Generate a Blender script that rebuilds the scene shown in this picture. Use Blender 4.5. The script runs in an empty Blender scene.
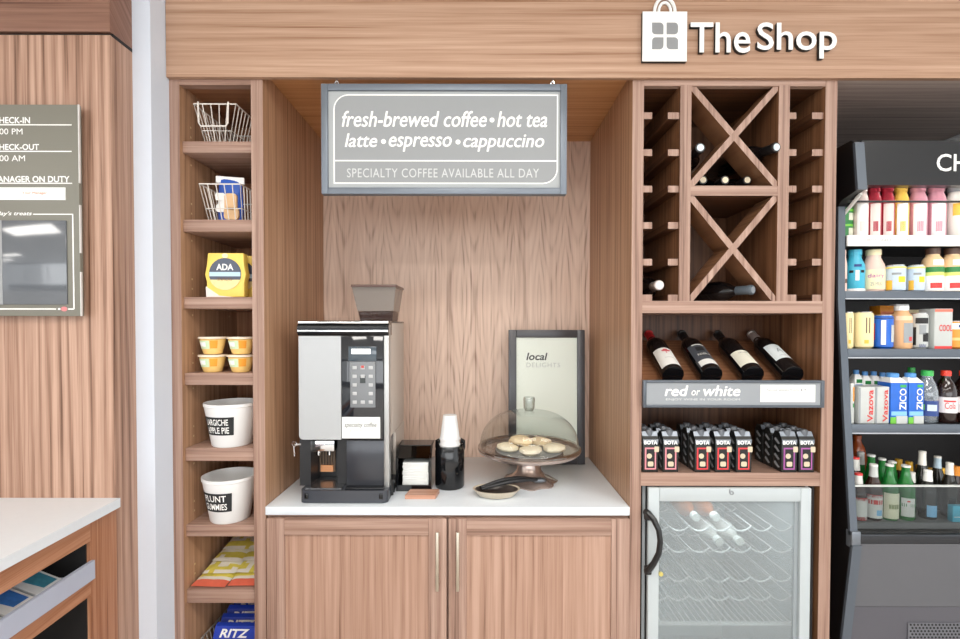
import bpy, bmesh, math, random
from mathutils import Vector, Matrix
random.seed(7)
scene = bpy.context.scene
COL = scene.collection
PI = math.pi

# ------------------------------------------------------------------ camera model
F, CX, CY = 490.0, 480.0, 335.2
EYE = Vector((0.0, -1.58, 1.5))
PITCH = math.atan(0.01877)
ROLL = 0.0015
_R0 = Vector((1, 0, 0)); _U0 = Vector((0, math.sin(PITCH), math.cos(PITCH))); _FW = Vector((0, math.cos(PITCH), -math.sin(PITCH)))
_R = _R0 * math.cos(ROLL) + _U0 * math.sin(ROLL)
_U = _U0 * math.cos(ROLL) - _R0 * math.sin(ROLL)

def ray(px, py):
    return _R * ((px - CX) / F) - _U * ((py - CY) / F) + _FW

def P(px, py, Y):
    d = ray(px, py)
    return EYE + d * ((Y - EYE.y) / d.y)

def PZ(px, py, z):
    d = ray(px, py)
    return EYE + d * ((z - EYE.z) / d.z)

def PX(px, py, x):
    d = ray(px, py)
    return EYE + d * ((x - EYE.x) / d.x)

def X(px, Y, py=326): return P(px, py, Y).x
def Z(py, Y, px=480): return P(px, py, Y).z
def RC(px0, py0, px1, py1, Y):
    mx, my = (px0 + px1) / 2, (py0 + py1) / 2
    return X(px0, Y, my), X(px1, Y, my), Z(py1, Y, mx), Z(py0, Y, mx)

# ------------------------------------------------------------------ materials
def lin(c):
    def f(v):
        v /= 255.0
        return v / 12.92 if v <= 0.04045 else ((v + 0.055) / 1.055) ** 2.4
    return (f(c[0]), f(c[1]), f(c[2]), 1.0)

_mats = {}
def mat(name, rgb, rough=0.5, metal=0.0, spec=0.5, var=0.05, vscale=30.0, coat=0.0, emit=0.0, bump=0.0):
    if name in _mats: return _mats[name]
    m = bpy.data.materials.new(name); m.use_nodes = True
    nt = m.node_tree; b = nt.nodes['Principled BSDF']
    b.inputs['Roughness'].default_value = rough
    b.inputs['Metallic'].default_value = metal
    b.inputs['Specular IOR Level'].default_value = spec
    b.inputs['Coat Weight'].default_value = coat
    b.inputs['Coat Roughness'].default_value = 0.05
    c = lin(rgb)
    tc = nt.nodes.new('ShaderNodeTexCoord'); n = nt.nodes.new('ShaderNodeTexNoise')
    n.inputs['Scale'].default_value = vscale; n.inputs['Detail'].default_value = 3
    nt.links.new(tc.outputs['Object'], n.inputs['Vector'])
    mx = nt.nodes.new('ShaderNodeMix'); mx.data_type = 'RGBA'
    mx.inputs[6].default_value = tuple(min(1, v * (1 - var)) for v in c[:3]) + (1,)
    mx.inputs[7].default_value = tuple(min(1, v * (1 + var)) for v in c[:3]) + (1,)
    nt.links.new(n.outputs['Fac'], mx.inputs[0])
    nt.links.new(mx.outputs[2], b.inputs['Base Color'])
    if bump:
        bp = nt.nodes.new('ShaderNodeBump'); bp.inputs['Strength'].default_value = bump; bp.inputs['Distance'].default_value = 0.002
        nt.links.new(n.outputs['Fac'], bp.inputs['Height']); nt.links.new(bp.outputs['Normal'], b.inputs['Normal'])
    if emit:
        b.inputs['Emission Color'].default_value = c; b.inputs['Emission Strength'].default_value = emit
    _mats[name] = m
    return m

def glass(name, tint=(255, 255, 255), refl=0.04, edge=0.6, power=3.0, rough=0.02, veil=0.0, veilcol=(230, 235, 235)):
    if name in _mats: return _mats[name]
    m = bpy.data.materials.new(name); m.use_nodes = True
    nt = m.node_tree; N = nt.nodes; L = nt.links
    N.remove(N['Principled BSDF']); out = N['Material Output']
    t = N.new('ShaderNodeBsdfTransparent'); t.inputs[0].default_value = lin(tint)
    g = N.new('ShaderNodeBsdfGlossy'); g.inputs['Roughness'].default_value = rough
    lw = N.new('ShaderNodeLayerWeight'); lw.inputs['Blend'].default_value = 0.5
    pw = N.new('ShaderNodeMath'); pw.operation = 'POWER'; pw.inputs[1].default_value = power
    L.new(lw.outputs['Facing'], pw.inputs[0])
    ma = N.new('ShaderNodeMath'); ma.operation = 'MULTIPLY_ADD'; ma.inputs[1].default_value = edge; ma.inputs[2].default_value = refl
    L.new(pw.outputs[0], ma.inputs[0])
    src = t
    if veil:
        d = N.new('ShaderNodeBsdfDiffuse'); d.inputs[0].default_value = lin(veilcol)
        m0 = N.new('ShaderNodeMixShader'); m0.inputs[0].default_value = veil
        L.new(t.outputs[0], m0.inputs[1]); L.new(d.outputs[0], m0.inputs[2]); src = m0
    mx = N.new('ShaderNodeMixShader')
    L.new(ma.outputs[0], mx.inputs[0]); L.new(src.outputs[0], mx.inputs[1]); L.new(g.outputs[0], mx.inputs[2])
    L.new(mx.outputs[0], out.inputs[0])
    _mats[name] = m
    return m

def wood(name, axis, dark, mid, light, cath=None, fine=1.0, rough=0.42, ring=0.3, contrast=1.0):
    """veneer: streaks along the grain, soft growth rings, optional book-matched cathedral figure"""
    if name in _mats: return _mats[name]
    m = bpy.data.materials.new(name); m.use_nodes = True
    nt = m.node_tree; N = nt.nodes; L = nt.links; b = N['Principled BSDF']
    b.inputs['Roughness'].default_value = rough; b.inputs['Specular IOR Level'].default_value = 0.35
    def M(op, a, c=None, d=None):
        n = N.new('ShaderNodeMath'); n.operation = op
        for i, v in enumerate((a, c, d)):
            if v is None: continue
            if isinstance(v, (int, float)): n.inputs[i].default_value = v
            else: L.new(v, n.inputs[i])
        return n.outputs[0]
    tc = N.new('ShaderNodeTexCoord'); sp = N.new('ShaderNodeSeparateXYZ'); L.new(tc.outputs['Object'], sp.inputs[0])
    oi = N.new('ShaderNodeObjectInfo'); rnd = oi.outputs['Random']
    x, y, z = sp.outputs
    al, ac = {'z': (z, M('ADD', x, y)), 'x': (x, M('ADD', z, y)), 'y': (y, M('ADD', x, z))}[axis]
    acr = M('ADD', ac, M('MULTIPLY', rnd, 7.3))
    def vec(a, c, d):
        cb = N.new('ShaderNodeCombineXYZ')
        for i, v in enumerate((a, c, d)):
            if isinstance(v, (int, float)): cb.inputs[i].default_value = v
            else: L.new(v, cb.inputs[i])
        return cb.outputs[0]
    def noise(v, det=3, ro=0.55):
        n = N.new('ShaderNodeTexNoise'); n.inputs['Scale'].default_value = 1.0
        n.inputs['Detail'].default_value = det; n.inputs['Roughness'].default_value = ro
        L.new(v, n.inputs['Vector']); return n.outputs['Fac']
    rz = M('MULTIPLY', rnd, 19.0)
    n1 = noise(vec(M('MULTIPLY', acr, 62 * fine), M('MULTIPLY', al, 0.9), rz), 5, 0.62)
    n2 = noise(vec(M('MULTIPLY', acr, 9 * fine), M('MULTIPLY', al, 0.4), rz), 2)
    n3 = noise(vec(M('MULTIPLY', acr, 5 * fine), M('MULTIPLY', al, 1.6 if cath else 0.35), rz), 3)
    n4 = noise(vec(M('MULTIPLY', acr, 300 * fine), M('MULTIPLY', al, 5), rz), 2)
    if cath:
        z0, per, A, B = cath
        dz = M('SUBTRACT', al, z0)
        hh = M('SQRT', M('MULTIPLY_ADD', dz, dz, 0.02))
        pp = M('PINGPONG', ac, per)
        pq = M('MULTIPLY', M('POWER', M('MULTIPLY', pp, 1.0/per), 1.65), B*per)
        ph = M('ADD', M('SUBTRACT', M('MULTIPLY', hh, A), pq), M('MULTIPLY', n3, 12.0))
    else:
        ph = M('ADD', M('MULTIPLY', acr, 210 * fine), M('MULTIPLY', n3, 26.0))
    rg = M('MULTIPLY_ADD', M('SINE', ph), 0.5, 0.5)
    rg = M('POWER', rg, 2.2)
    rg = M('MULTIPLY', rg, M('MULTIPLY_ADD', n2, 2.6, -0.5))
    f = M('ADD', M('MULTIPLY', n1, 0.85), M('MULTIPLY', n2, 0.32))
    f = M('SUBTRACT', f, M('MULTIPLY', rg, ring * 0.42))
    f = M('ADD', f, M('MULTIPLY', M('SUBTRACT', n4, 0.5), 0.30))
    n5 = noise(vec(M('MULTIPLY', acr, 150 * fine), M('MULTIPLY', al, 1.1), rz), 3, 0.65)
    st = M('MAXIMUM', M('SUBTRACT', n5, 0.57), 0.0)
    f = M('SUBTRACT', f, M('MULTIPLY', st, 1.5))
    f = M('MULTIPLY_ADD', M('SUBTRACT', f, 0.49), contrast, 0.5)
    cr = N.new('ShaderNodeValToRGB'); L.new(f, cr.inputs[0])
    e = cr.color_ramp.elements
    e[0].position = 0.22; e[0].color = lin(dark); e[1].position = 0.74; e[1].color = lin(light)
    k = e.new(0.48); k.color = lin(mid)
    L.new(cr.outputs[0], b.inputs['Base Color'])
    bp = N.new('ShaderNodeBump'); bp.inputs['Strength'].default_value = 0.05; bp.inputs['Distance'].default_value = 0.001
    L.new(n1, bp.inputs['Height']); L.new(bp.outputs['Normal'], b.inputs['Normal'])
    _mats[name] = m
    return m

# ------------------------------------------------------------------ mesh builder
class MB:
    def __init__(self): self.bm = bmesh.new(); self.mi = 0
    def _tag(self, faces):
        for f in faces: f.material_index = self.mi
    def box(self, x0, x1, y0, y1, z0, z1, bev=0.0, seg=2):
        x0, x1 = sorted((x0, x1)); y0, y1 = sorted((y0, y1)); z0, z1 = sorted((z0, z1))
        r = bmesh.ops.create_cube(self.bm, size=1.0, matrix=Matrix.Translation(((x0+x1)/2, (y0+y1)/2, (z0+z1)/2)) @ Matrix.Diagonal((x1-x0, y1-y0, z1-z0, 1)))
        vs = r['verts']; es = list({e for v in vs for e in v.link_edges}); fs = list({f for v in vs for f in v.link_faces})
        self._tag(fs)
        if bev:
            rr = bmesh.ops.bevel(self.bm, geom=es, offset=min(bev, 0.45*min(x1-x0, y1-y0, z1-z0)), segments=seg, profile=0.5, affect='EDGES')
            self._tag(rr['faces'])
        return self
    def hexa(self, pts):
        """8 points: bottom 4 ccw then top 4"""
        v = [self.bm.verts.new(p) for p in pts]
        for q in ((3,2,1,0), (4,5,6,7), (0,1,5,4), (1,2,6,5), (2,3,7,6), (3,0,4,7)):
            self.bm.faces.new([v[i] for i in q]).material_index = self.mi
        return self
    def prism(self, pts, axis, a, b, bev=0.0, seg=2):
        def mk(p, t): return {'y': (p[0], t, p[1]), 'x': (t, p[0], p[1]), 'z': (p[0], p[1], t)}[axis]
        A = [self.bm.verts.new(mk(p, a)) for p in pts]; B = [self.bm.verts.new(mk(p, b)) for p in pts]
        n = len(pts); fs = [self.bm.faces.new(A), self.bm.faces.new(B[::-1])]
        for i in range(n): fs.append(self.bm.faces.new((A[i], B[i], B[(i+1) % n], A[(i+1) % n])))
        self._tag(fs); bmesh.ops.recalc_face_normals(self.bm, faces=fs)
        if bev:
            es = list({e for f in fs for e in f.edges})
            rr = bmesh.ops.bevel(self.bm, geom=es, offset=bev, segments=seg, profile=0.5, affect='EDGES'); self._tag(rr['faces'])
        return self
    def lathe(self, prof, c=(0, 0, 0), seg=24, sx=1.0, sy=1.0, wob=None):
        cx, cy, cz = c; rings = []
        for (r, z) in prof:
            if r < 1e-6: rings.append([self.bm.verts.new((cx, cy, cz + z))])
            else:
                ring = []
                for i in range(seg):
                    t = 2*PI*i/seg; k = wob(t, r, z) if wob else 1.0
                    ring.append(self.bm.verts.new((cx + r*k*sx*math.sin(t), cy - r*k*sy*math.cos(t), cz + z)))
                rings.append(ring)
        for a, b in zip(rings, rings[1:]):
            for i in range(seg):
                j = (i+1) % seg
                if len(a) == 1 and len(b) == 1: continue
                if len(a) == 1: q = (a[0], b[j], b[i])
                elif len(b) == 1: q = (a[i], a[j], b[0])
                else: q = (a[i], a[j], b[j], b[i])
                self.bm.faces.new(q).material_index = self.mi
        return self
    def patch(self, r, z0, z1, a0, a1, seg=10, r1=None, th=0.0004):
        r1 = r if r1 is None else r1; rows = []
        for (rr, z) in ((r, z0), (r1, z1)):
            rows.append([self.bm.verts.new((rr*math.sin(a0+(a1-a0)*i/seg), -rr*math.cos(a0+(a1-a0)*i/seg), z)) for i in range(seg+1)])
        for i in range(seg):
            self.bm.faces.new((rows[0][i], rows[0][i+1], rows[1][i+1], rows[1][i])).material_index = self.mi
        return self
    def tube(self, path, r, seg=8, closed=False):
        pts = [Vector(p) for p in path]; n = len(pts); rings = []
        prev = None
        for i, p in enumerate(pts):
            if closed: d = pts[(i+1) % n] - pts[i-1]
            else: d = pts[min(i+1, n-1)] - pts[max(i-1, 0)]
            d.normalize()
            if prev is None:
                u = d.orthogonal().normalized()
            else:
                u = prev - d * prev.dot(d)
                u = u.normalized() if u.length > 1e-6 else d.orthogonal().normalized()
            prev = u; w = d.cross(u)
            rr = r[i] if isinstance(r, (list, tuple)) else r
            rings.append([self.bm.verts.new(p + (u*math.cos(2*PI*k/seg) + w*math.sin(2*PI*k/seg))*rr) for k in range(seg)])
        m = n if closed else n-1
        for i in range(m):
            a, b = rings[i], rings[(i+1) % n]
            for k in range(seg):
                self.bm.faces.new((a[k], a[(k+1) % seg], b[(k+1) % seg], b[k])).material_index = self.mi
        if not closed:
            self.bm.faces.new(rings[0][::-1]).material_index = self.mi; self.bm.faces.new(rings[-1]).material_index = self.mi
        return self
    def poly(self, pts):
        self.bm.faces.new([self.bm.verts.new(p) for p in pts]).material_index = self.mi
        return self
    def ball(self, c, r, sx=1, sy=1, sz=1, seg=12):
        rr = bmesh.ops.create_uvsphere(self.bm, u_segments=seg, v_segments=max(6, seg//2+2), radius=1.0,
                                       matrix=Matrix.Translation(c) @ Matrix.Diagonal((r*sx, r*sy, r*sz, 1)))
        self._tag({f for v in rr['verts'] for f in v.link_faces}); return self
    def xf(self, M):
        bmesh.ops.transform(self.bm, matrix=M, verts=self.bm.verts[:]); return self
    def build(self, name, mats, parent=None, world=True, smooth=True, ang=35):
        bm = self.bm
        if parent is not None and world:
            off = Vector(); p = parent
            while p is not None: off += p.location; p = p.parent
            bmesh.ops.translate(bm, vec=-off, verts=bm.verts[:])
        bm.normal_update()
        if smooth:
            lim = math.radians(ang)
            for f in bm.faces: f.smooth = True
            for e in bm.edges:
                if len(e.link_faces) == 2 and e.calc_face_angle(0) > lim: e.smooth = False
        me = bpy.data.meshes.new(name); bm.to_mesh(me); bm.free()
        for m in (mats if isinstance(mats, (list, tuple)) else [mats]): me.materials.append(m)
        o = bpy.data.objects.new(name, me); COL.objects.link(o)
        if parent is not None: o.parent = parent
        return o

def build2(mb, name, m_side, m_face, parent):
    """board with painted light"""
    mb.bm.normal_update()
    for f in mb.bm.faces: f.material_index = 1 if f.normal.y < -0.9 else 0  # front faces take the pale wood
    return mb.build(name, [m_side, m_face], parent)
def thing(name, label, cat, loc=(0, 0, 0), group=None):
    o = bpy.data.objects.new(name, None); COL.objects.link(o); o.location = loc; o.empty_display_size = 0.05
    o['label'] = label; o['category'] = cat
    if group: o['group'] = group
    return o
def tag(o, label, cat, group=None):
    o['label'] = label; o['category'] = cat
    if group: o['group'] = group
    return o
def struct(name, mb, m, parent=None):
    o = mb.build(name, m, parent)
    if parent is None: o['kind'] = 'structure'
    return o
def kids(o): return [c for c in COL.objects if c.parent == o]
def dup(root, loc=None, label=None, group=None, rot=None):
    r = root.copy(); COL.objects.link(r)
    if loc is not None: r.location = loc
    if rot is not None: r.rotation_euler = rot
    if label: r['label'] = label
    if group: r['group'] = group
    for ch in root.children:
        c = ch.copy(); COL.objects.link(c); c.parent = r
        for g in ch.children:
            d = g.copy(); COL.objects.link(d); d.parent = c
    return r

def text_data(body, shear=0.0, bold=0.0, extrude=0.0, res=3, spacing=1.0):
    cu = bpy.data.curves.new('txt', 'FONT'); cu.body = body; cu.shear = shear; cu.offset = bold
    cu.extrude = extrude; cu.resolution_u = res; cu.space_character = spacing
    ob = bpy.data.objects.new('txt', cu); COL.objects.link(ob)
    dg = bpy.context.evaluated_depsgraph_get(); dg.update()
    me = bpy.data.meshes.new_from_object(ob.evaluated_get(dg))
    bpy.data.objects.remove(ob); bpy.data.curves.remove(cu)
    return me
def text_bm(body, w, h, **k):
    """mesh text fitted to w x h, lower-left at 0,0 in the XZ plane facing -Y"""
    me = text_data(body, **k); bm = bmesh.new(); bm.from_mesh(me); bpy.data.meshes.remove(me)
    xs = [v.co.x for v in bm.verts]; ys = [v.co.y for v in bm.verts]
    x0, x1, y0, y1 = min(xs), max(xs), min(ys), max(ys)
    for v in bm.verts:
        v.co = Vector(((v.co.x-x0)/(x1-x0)*w, -v.co.z, (v.co.y-y0)/(y1-y0)*h))
    bm.normal_update()
    return bm
def txt(body, rect, Y, m, parent, name='lettering', world=True, fat=0.0, **k):
    """lettering facing the viewer inside a rectangle x0,x1,z0,z1 at depth Y"""
    x0, x1, z0, z1 = rect
    mb = MB(); mb.bm.free(); mb.bm = text_bm(body, x1-x0, z1-z0, **k)
    if fat:
        base = mb.bm.copy()
        for i, (fx, fz) in enumerate(((1, 0), (-1, 0), (0, 0.7), (0, -0.7))):
            b2 = base.copy(); bmesh.ops.translate(b2, vec=(fx*fat, 0.00004*(i+1), fz*fat), verts=b2.verts[:])
            me = bpy.data.meshes.new('tmp'); b2.to_mesh(me); b2.free(); mb.bm.from_mesh(me); bpy.data.meshes.remove(me)
        base.free()
    bmesh.ops.translate(mb.bm, vec=(x0, Y, z0), verts=mb.bm.verts[:])
    return mb.build(name, m, parent, world=world, smooth=False)
def txt_wrap(body, w, h, r, zc, m, parent, ang=0.0, vertical=False, name='lettering', cone=0.0, **k):
    """lettering wrapped on an upright cylinder about the parent's axis"""
    mb = MB(); mb.bm.free()
    if vertical:
        mb.bm = text_bm(body, h, w, **k)
        for v in mb.bm.verts: v.co = Vector((-(v.co.z - w/2), v.co.y, v.co.x - h/2))
    else:
        mb.bm = text_bm(body, w, h, **k)
        for v in mb.bm.verts: v.co = Vector((v.co.x - w/2, v.co.y, v.co.z - h/2))
    for v in mb.bm.verts:
        a = v.co.x / r + ang
        q = r + cone*v.co.z
        v.co = Vector((q*math.sin(a), -q*math.cos(a), zc + v.co.z))
    return mb.build(name, m, parent, world=False, smooth=False)

def rounded(x0, x1, z0, z1, r, n=5, corners=(1, 1, 1, 1)):
    """rounded rectangle polygon, corners bl, br, tr, tl"""
    out = []
    for (cx, cz, a, on, X0, Z0) in ((x0+r, z0+r, PI, corners[0], x0, z0), (x1-r, z0+r, 1.5*PI, corners[1], x1, z0),
                            (x1-r, z1-r, 0, corners[2], x1, z1), (x0+r, z1-r, .5*PI, corners[3], x0, z1)):
        if on:
            for i in range(n+1):
                t = a + .5*PI*i/n; out.append((cx + r*math.cos(t), cz + r*math.sin(t)))
        else: out.append((X0, Z0))
    return out
# ------------------------------------------------------------------ woods and common finishes
D1, M1, L1 = (90, 65, 54), (152, 121, 106), (180, 151, 136)
W_V = wood('walnut_vertical', 'z', D1, M1, L1)
W_H = wood('walnut_horizontal', 'x', D1, M1, L1)
W_Y = wood('walnut_depth', 'y', D1, M1, L1)
W_SIDE = wood('walnut_side_bounce', 'z', (100, 68, 45), (168, 128, 98), (196, 157, 126))  # same walnut, lighter and warmer to paint bounced light on side faces
W_RSIDE = wood('walnut_rack_side_shade', 'z', (66, 40, 24), (118, 80, 54), (150, 108, 78))  # same walnut darkened to paint the shade on inner side faces
W_IN = wood('walnut_interior', 'z', (92, 56, 36), (142, 96, 67), (170, 122, 90))  # oranger interior tones: warm bounce inside the cabinets put into the colour
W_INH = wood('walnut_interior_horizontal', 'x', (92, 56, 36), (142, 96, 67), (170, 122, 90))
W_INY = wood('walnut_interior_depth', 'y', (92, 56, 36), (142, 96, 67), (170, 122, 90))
W_HEAD = wood('walnut_fascia', 'x', (136, 96, 70), (172, 137, 113), (194, 161, 138), ring=0.4, contrast=0.95)
W_BACK = wood('walnut_book_matched', 'z', (128, 96, 78), (211, 183, 165), (227, 202, 185), cath=(1.62, 0.0575, 50, 240), ring=0.42, contrast=0.95)
W_WALL = wood('walnut_panel', 'z', (102, 72, 56), (160, 124, 104), (190, 156, 136), ring=0.45, contrast=1.15)
W_WALLH = wood('walnut_band', 'x', (88, 58, 46), (128, 92, 76), (148, 112, 96))
W_SOFF = wood('walnut_soffit', 'x', (126, 112, 106), (168, 152, 146), (192, 178, 170))
W_RACK = wood('walnut_rack_shade', 'z', (44, 26, 18), (84, 54, 36), (112, 76, 52))  # three rack tones, walnut darkened to stand in for shade inside the rack
W_RACKY = wood('walnut_rack_shade_depth', 'y', (44, 26, 18), (84, 54, 36), (112, 76, 52))
W_RACKH = wood('walnut_rack_shade_horizontal', 'x', (44, 26, 18), (84, 54, 36), (112, 76, 52))
M_WHITEWALL = mat('white_paint', (214, 222, 234), 0.7, var=0.015)
M_CEIL = mat('ceiling_paint', (225, 225, 222), 0.85, var=0.02)
M_FLOOR = mat('floor_tile', (200, 194, 188), 0.4, var=0.1, vscale=3)
M_DARK = mat('shadow_gap_black', (20, 18, 18), 0.7)
M_QUARTZ = mat('white_quartz', (224, 232, 239), 0.22, var=0.02, vscale=60)
M_NICKEL = mat('brushed_nickel', (205, 196, 180), 0.32, 1.0, var=0.04, vscale=120)
M_CHROME = mat('chrome', (225, 227, 230), 0.1, 1.0, var=0.01)
M_BLACKPL = mat('black_gloss_plastic', (16, 17, 20), 0.12, var=0.02, spec=0.6)
M_BLACKMT = mat('black_matt_plastic', (30, 31, 34), 0.45, var=0.05)
M_WHITE = mat('print_white', (245, 245, 243), 0.6, var=0.01)
M_PAPER = mat('paper_white', (236, 238, 236), 0.8, var=0.015)
M_BLACKPRINT = mat('print_black', (28, 28, 30), 0.6)
M_GREYPRINT = mat('print_grey', (150, 152, 152), 0.7)

# ------------------------------------------------------------------ the room
struct('floor', MB().box(-10.0, 6.0, -10.0, 0.95, -0.08, 0.0), M_FLOOR)
struct('ceiling', MB().box(-10.0, 6.0, -10.0, 0.95, 2.8, 2.88), M_CEIL)
struct('wall_back', MB().box(-4.0, 4.2, 0.85, 0.95, 0.0, 2.8), mat('alcove_paint', (120, 112, 108), 0.8))
XCOL = X(150.6, -0.087, 60)
struct('wall_left', MB().box(-4.0, XCOL, -0.087, 0.85, 0.0, 2.8), M_WHITEWALL)
YREC = -0.176
XREC = X(110.2, YREC, 60)
zr = Z(32.5, YREC, 60)
struct('wall_reception', MB().box(-4.0, XREC, YREC, -0.087, 0.0, zr - 0.007), W_WALL)
struct('trim_1', MB().box(-4.0, XREC + 0.0005, YREC + 0.012, -0.087, zr - 0.007, zr + 0.003), M_DARK)
struct('trim_2', MB().box(-4.0, XREC, YREC, -0.087, zr + 0.003, 2.8), W_WALLH)
ZH = Z(77.4, -0.0165, 480)
struct('trim_3', MB().box(X(166, -0.0165, 60), 4.2, -0.0165, -0.0003, ZH, 2.8), W_HEAD)
# nook: soffit and back panel
XN0, XN1 = -0.695, 0.4865
ZCT = Z(507.0, -0.006, 448)
ZNC = Z(70.5, 0.0, 480)
struct('ceiling_nook', MB().box(XN0, XN1, 0.0005, 0.62, ZNC, ZNC+0.08), wood('walnut_nook_soffit', 'x', (140, 92, 54), (190, 136, 88), (206, 156, 110), ring=0.2))
struct('wall_nook', MB().box(XN0, XN1, 0.60, 0.62, 0.0, ZNC), W_BACK)
# alcove for the drinks cooler
struct('ceiling_alcove', MB().box(1.1415, 4.2, 0.0005, 0.85, ZH, ZH+0.06), W_SOFF)

def ceiling_light(x, y, label, power, sx=1.2, sy=0.6):
    t = thing('ceiling_light', label, 'ceiling light', (x, y, 2.8), 'ceiling lights of the lobby')
    f = MB(); w = 0.03
    f.box(x-sx/2-w, x+sx/2+w, y-sy/2-w, y-sy/2, 2.782, 2.7995); f.box(x-sx/2-w, x+sx/2+w, y+sy/2, y+sy/2+w, 2.782, 2.7995)
    f.box(x-sx/2-w, x-sx/2, y-sy/2, y+sy/2, 2.782, 2.7995); f.box(x+sx/2, x+sx/2+w, y-sy/2, y+sy/2, 2.782, 2.7995)
    f.build('frame', M_WHITEWALL, t)
    MB().box(x-sx/2, x+sx/2, y-sy/2, y+sy/2, 2.79, 2.7985).build('diffuser', mat('lamp_diffuser', (255, 250, 242), 0.6, emit=5.0, var=0.0), t)
    ld = bpy.data.lights.new('ceiling_lamp', 'AREA'); ld.shape = 'RECTANGLE'; ld.size = sx; ld.size_y = sy
    ld.energy = power; ld.color = (1.0, 0.965, 0.92)
    lo = bpy.data.objects.new('ceiling_lamp', ld); COL.objects.link(lo); lo.location = (x, y, 2.775)
LP = 17
DAY = 210
for (x, y, w) in ((-2.8, -2.4, 'above the reception desk'), (0.0, -1.7, 'above the spot in front of the coffee counter'), (1.7, -1.7, 'in front of the drinks cooler'),
                  (-1.6, -3.6, 'in the lobby behind the reception desk'), (0.2, -3.8, 'in the middle of the lobby'), (1.9, -3.6, 'in the lobby across from the drinks cooler'), (-6.0, -5.6, 'far across the lobby, mirrored in the notice board screen'), (-7.9, -7.4, 'farthest across the lobby, in its corner')):
    ceiling_light(x, y, 'white rectangular ceiling light ' + w, LP)

# daylight: a wide glazed front at the far end of the lobby, facing the shop wall
wf = MB(); WY = -9.9
wf.box(-10.0, 6.0, WY-0.1, WY, 2.62, 2.8); wf.box(-10.0, 6.0, WY-0.1, WY, 0.0, 0.5)
for xx in (-9.96, -8.0, -6.0, -4.0, -2.0, 0.0, 2.0, 4.0, 5.96): wf.box(xx-0.04, xx+0.04, WY-0.08, WY-0.02, 0.5, 2.62)
struct('window_1', wf, mat('window_frame_grey', (120, 122, 124), 0.5))
dl_ = bpy.data.lights.new('daylight_front', 'AREA'); dl_.shape = 'RECTANGLE'; dl_.size = 12.0; dl_.size_y = 2.1; dl_.energy = DAY; dl_.color = (0.95, 0.975, 1.0)
dlo = bpy.data.objects.new('daylight_front', dl_); COL.objects.link(dlo); dlo.location = (-0.5, WY-0.15, 1.56); dlo.rotation_euler = (PI/2, 0, 0)
w = bpy.data.worlds.new('daylight'); scene.world = w; w.use_nodes = True
bg = w.node_tree.nodes['Background']; bg.inputs[0].default_value = (0.95, 0.98, 1.0, 1); bg.inputs[1].default_value = 1.7

# ------------------------------------------------------------------ base cabinet and worktop
t = thing('base_cabinet', 'walnut base cabinet with two framed doors under the white coffee counter', 'cabinet', (-0.104, 0.3, 0.0))
c = MB(); c.box(XN0+0.001, XN1-0.001, 0.0105, 0.595, 0.09, ZCT-0.048); c.box(XN0+0.001, XN1-0.001, 0.06, 0.595, 0.0, 0.09)
c.build('carcass', W_V, t)
zt, zb = Z(517.6, 0.0), 0.10
def cab_door(px0, px1, lab):
    x0, x1 = X(px0, -0.01, 570), X(px1, -0.01, 570); s = 0.058
    door = MB().box(x0+s-0.002, x1-s+0.002, -0.004, 0.010, zb+s, zt-0.0525).build('door', wood('walnut_door_panel', 'z', (116, 85, 69), (166, 131, 112), (186, 153, 135), ring=0.3, contrast=1.0), t)
    for (a, b) in ((x0, x0+s), (x1-s, x1)):
        MB().box(a, b, -0.012, 0.010, zb, zt, 0.0015).build('stile', W_V, door)
    MB().box(x0+s, x1-s, -0.012, 0.010, zt-0.0535, zt, 0.0015).build('rail', W_H, door)
    MB().box(x0+s, x1-s, -0.012, 0.010, zb, zb+s, 0.0015).build('rail', W_H, door)
    return door, x0, x1
dl, a0, a1 = cab_door(266.8, 446.6, 'left'); dr, b0, b1 = cab_door(448.6, 629.2, 'right')
for d, px in ((dl, 437.2), (dr, 457.6)):
    x = X(px, -0.04, 560); z0, z1 = Z(591, -0.04), Z(532, -0.04)
    h = MB(); h.box(x-0.005, x+0.005, -0.046, -0.037, z0, z1, 0.002)
    h.box(x-0.004, x+0.004, -0.038, -0.012, z0+0.015, z0+0.023); h.box(x-0.004, x+0.004, -0.038, -0.012, z1-0.023, z1-0.015)
    h.build('handle', M_NICKEL, d)
ct = MB().box(XN0+0.0008, XN1-0.0008, -0.006, 0.599, ZCT-0.0275, ZCT, 0.002)
tag(ct.build('countertop', M_QUARTZ), 'white quartz counter top under the coffee machine', 'countertop')
zf = MB().box(XN0+0.002, XN1-0.002, 0.012, 0.59, ZCT-0.0475, ZCT-0.028).build('sub_top', W_H, t)

# ------------------------------------------------------------------ snack shelf tower
XT0, XT1, XT2, XT3 = -0.9948, -0.962, -0.7335, -0.6955
YT = 0.36
t = thing('snack_shelf_tower', 'tall narrow open walnut shelf tower of snacks beside the white wall end', 'shelf unit', (-0.845, 0.3, 0.0))
TOWER = t
build2(MB().box(XT0, XT1, 0.0, 0.62, 0.0, ZNC+0.06), 'side_panel', W_SIDE, W_V, t)
build2(MB().box(XT2, XT3, 0.0, 0.62, 0.0, ZNC+0.06), 'side_panel', W_SIDE, W_V, t)
MB().box(XT1, XT2, YT, YT+0.015, 0.0, ZH+0.02).build('back_panel', W_IN, t)
MB().box(XT1, XT2, 0.001, 0.03, Z(84.8, 0, 215), ZH+0.02).build('top_rail', W_H, t)
MB().box(XT1, XT2, 0.03, YT, Z(83, 0, 215), ZH+0.02).build('top_panel', W_INH, t)
SH = []
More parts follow.
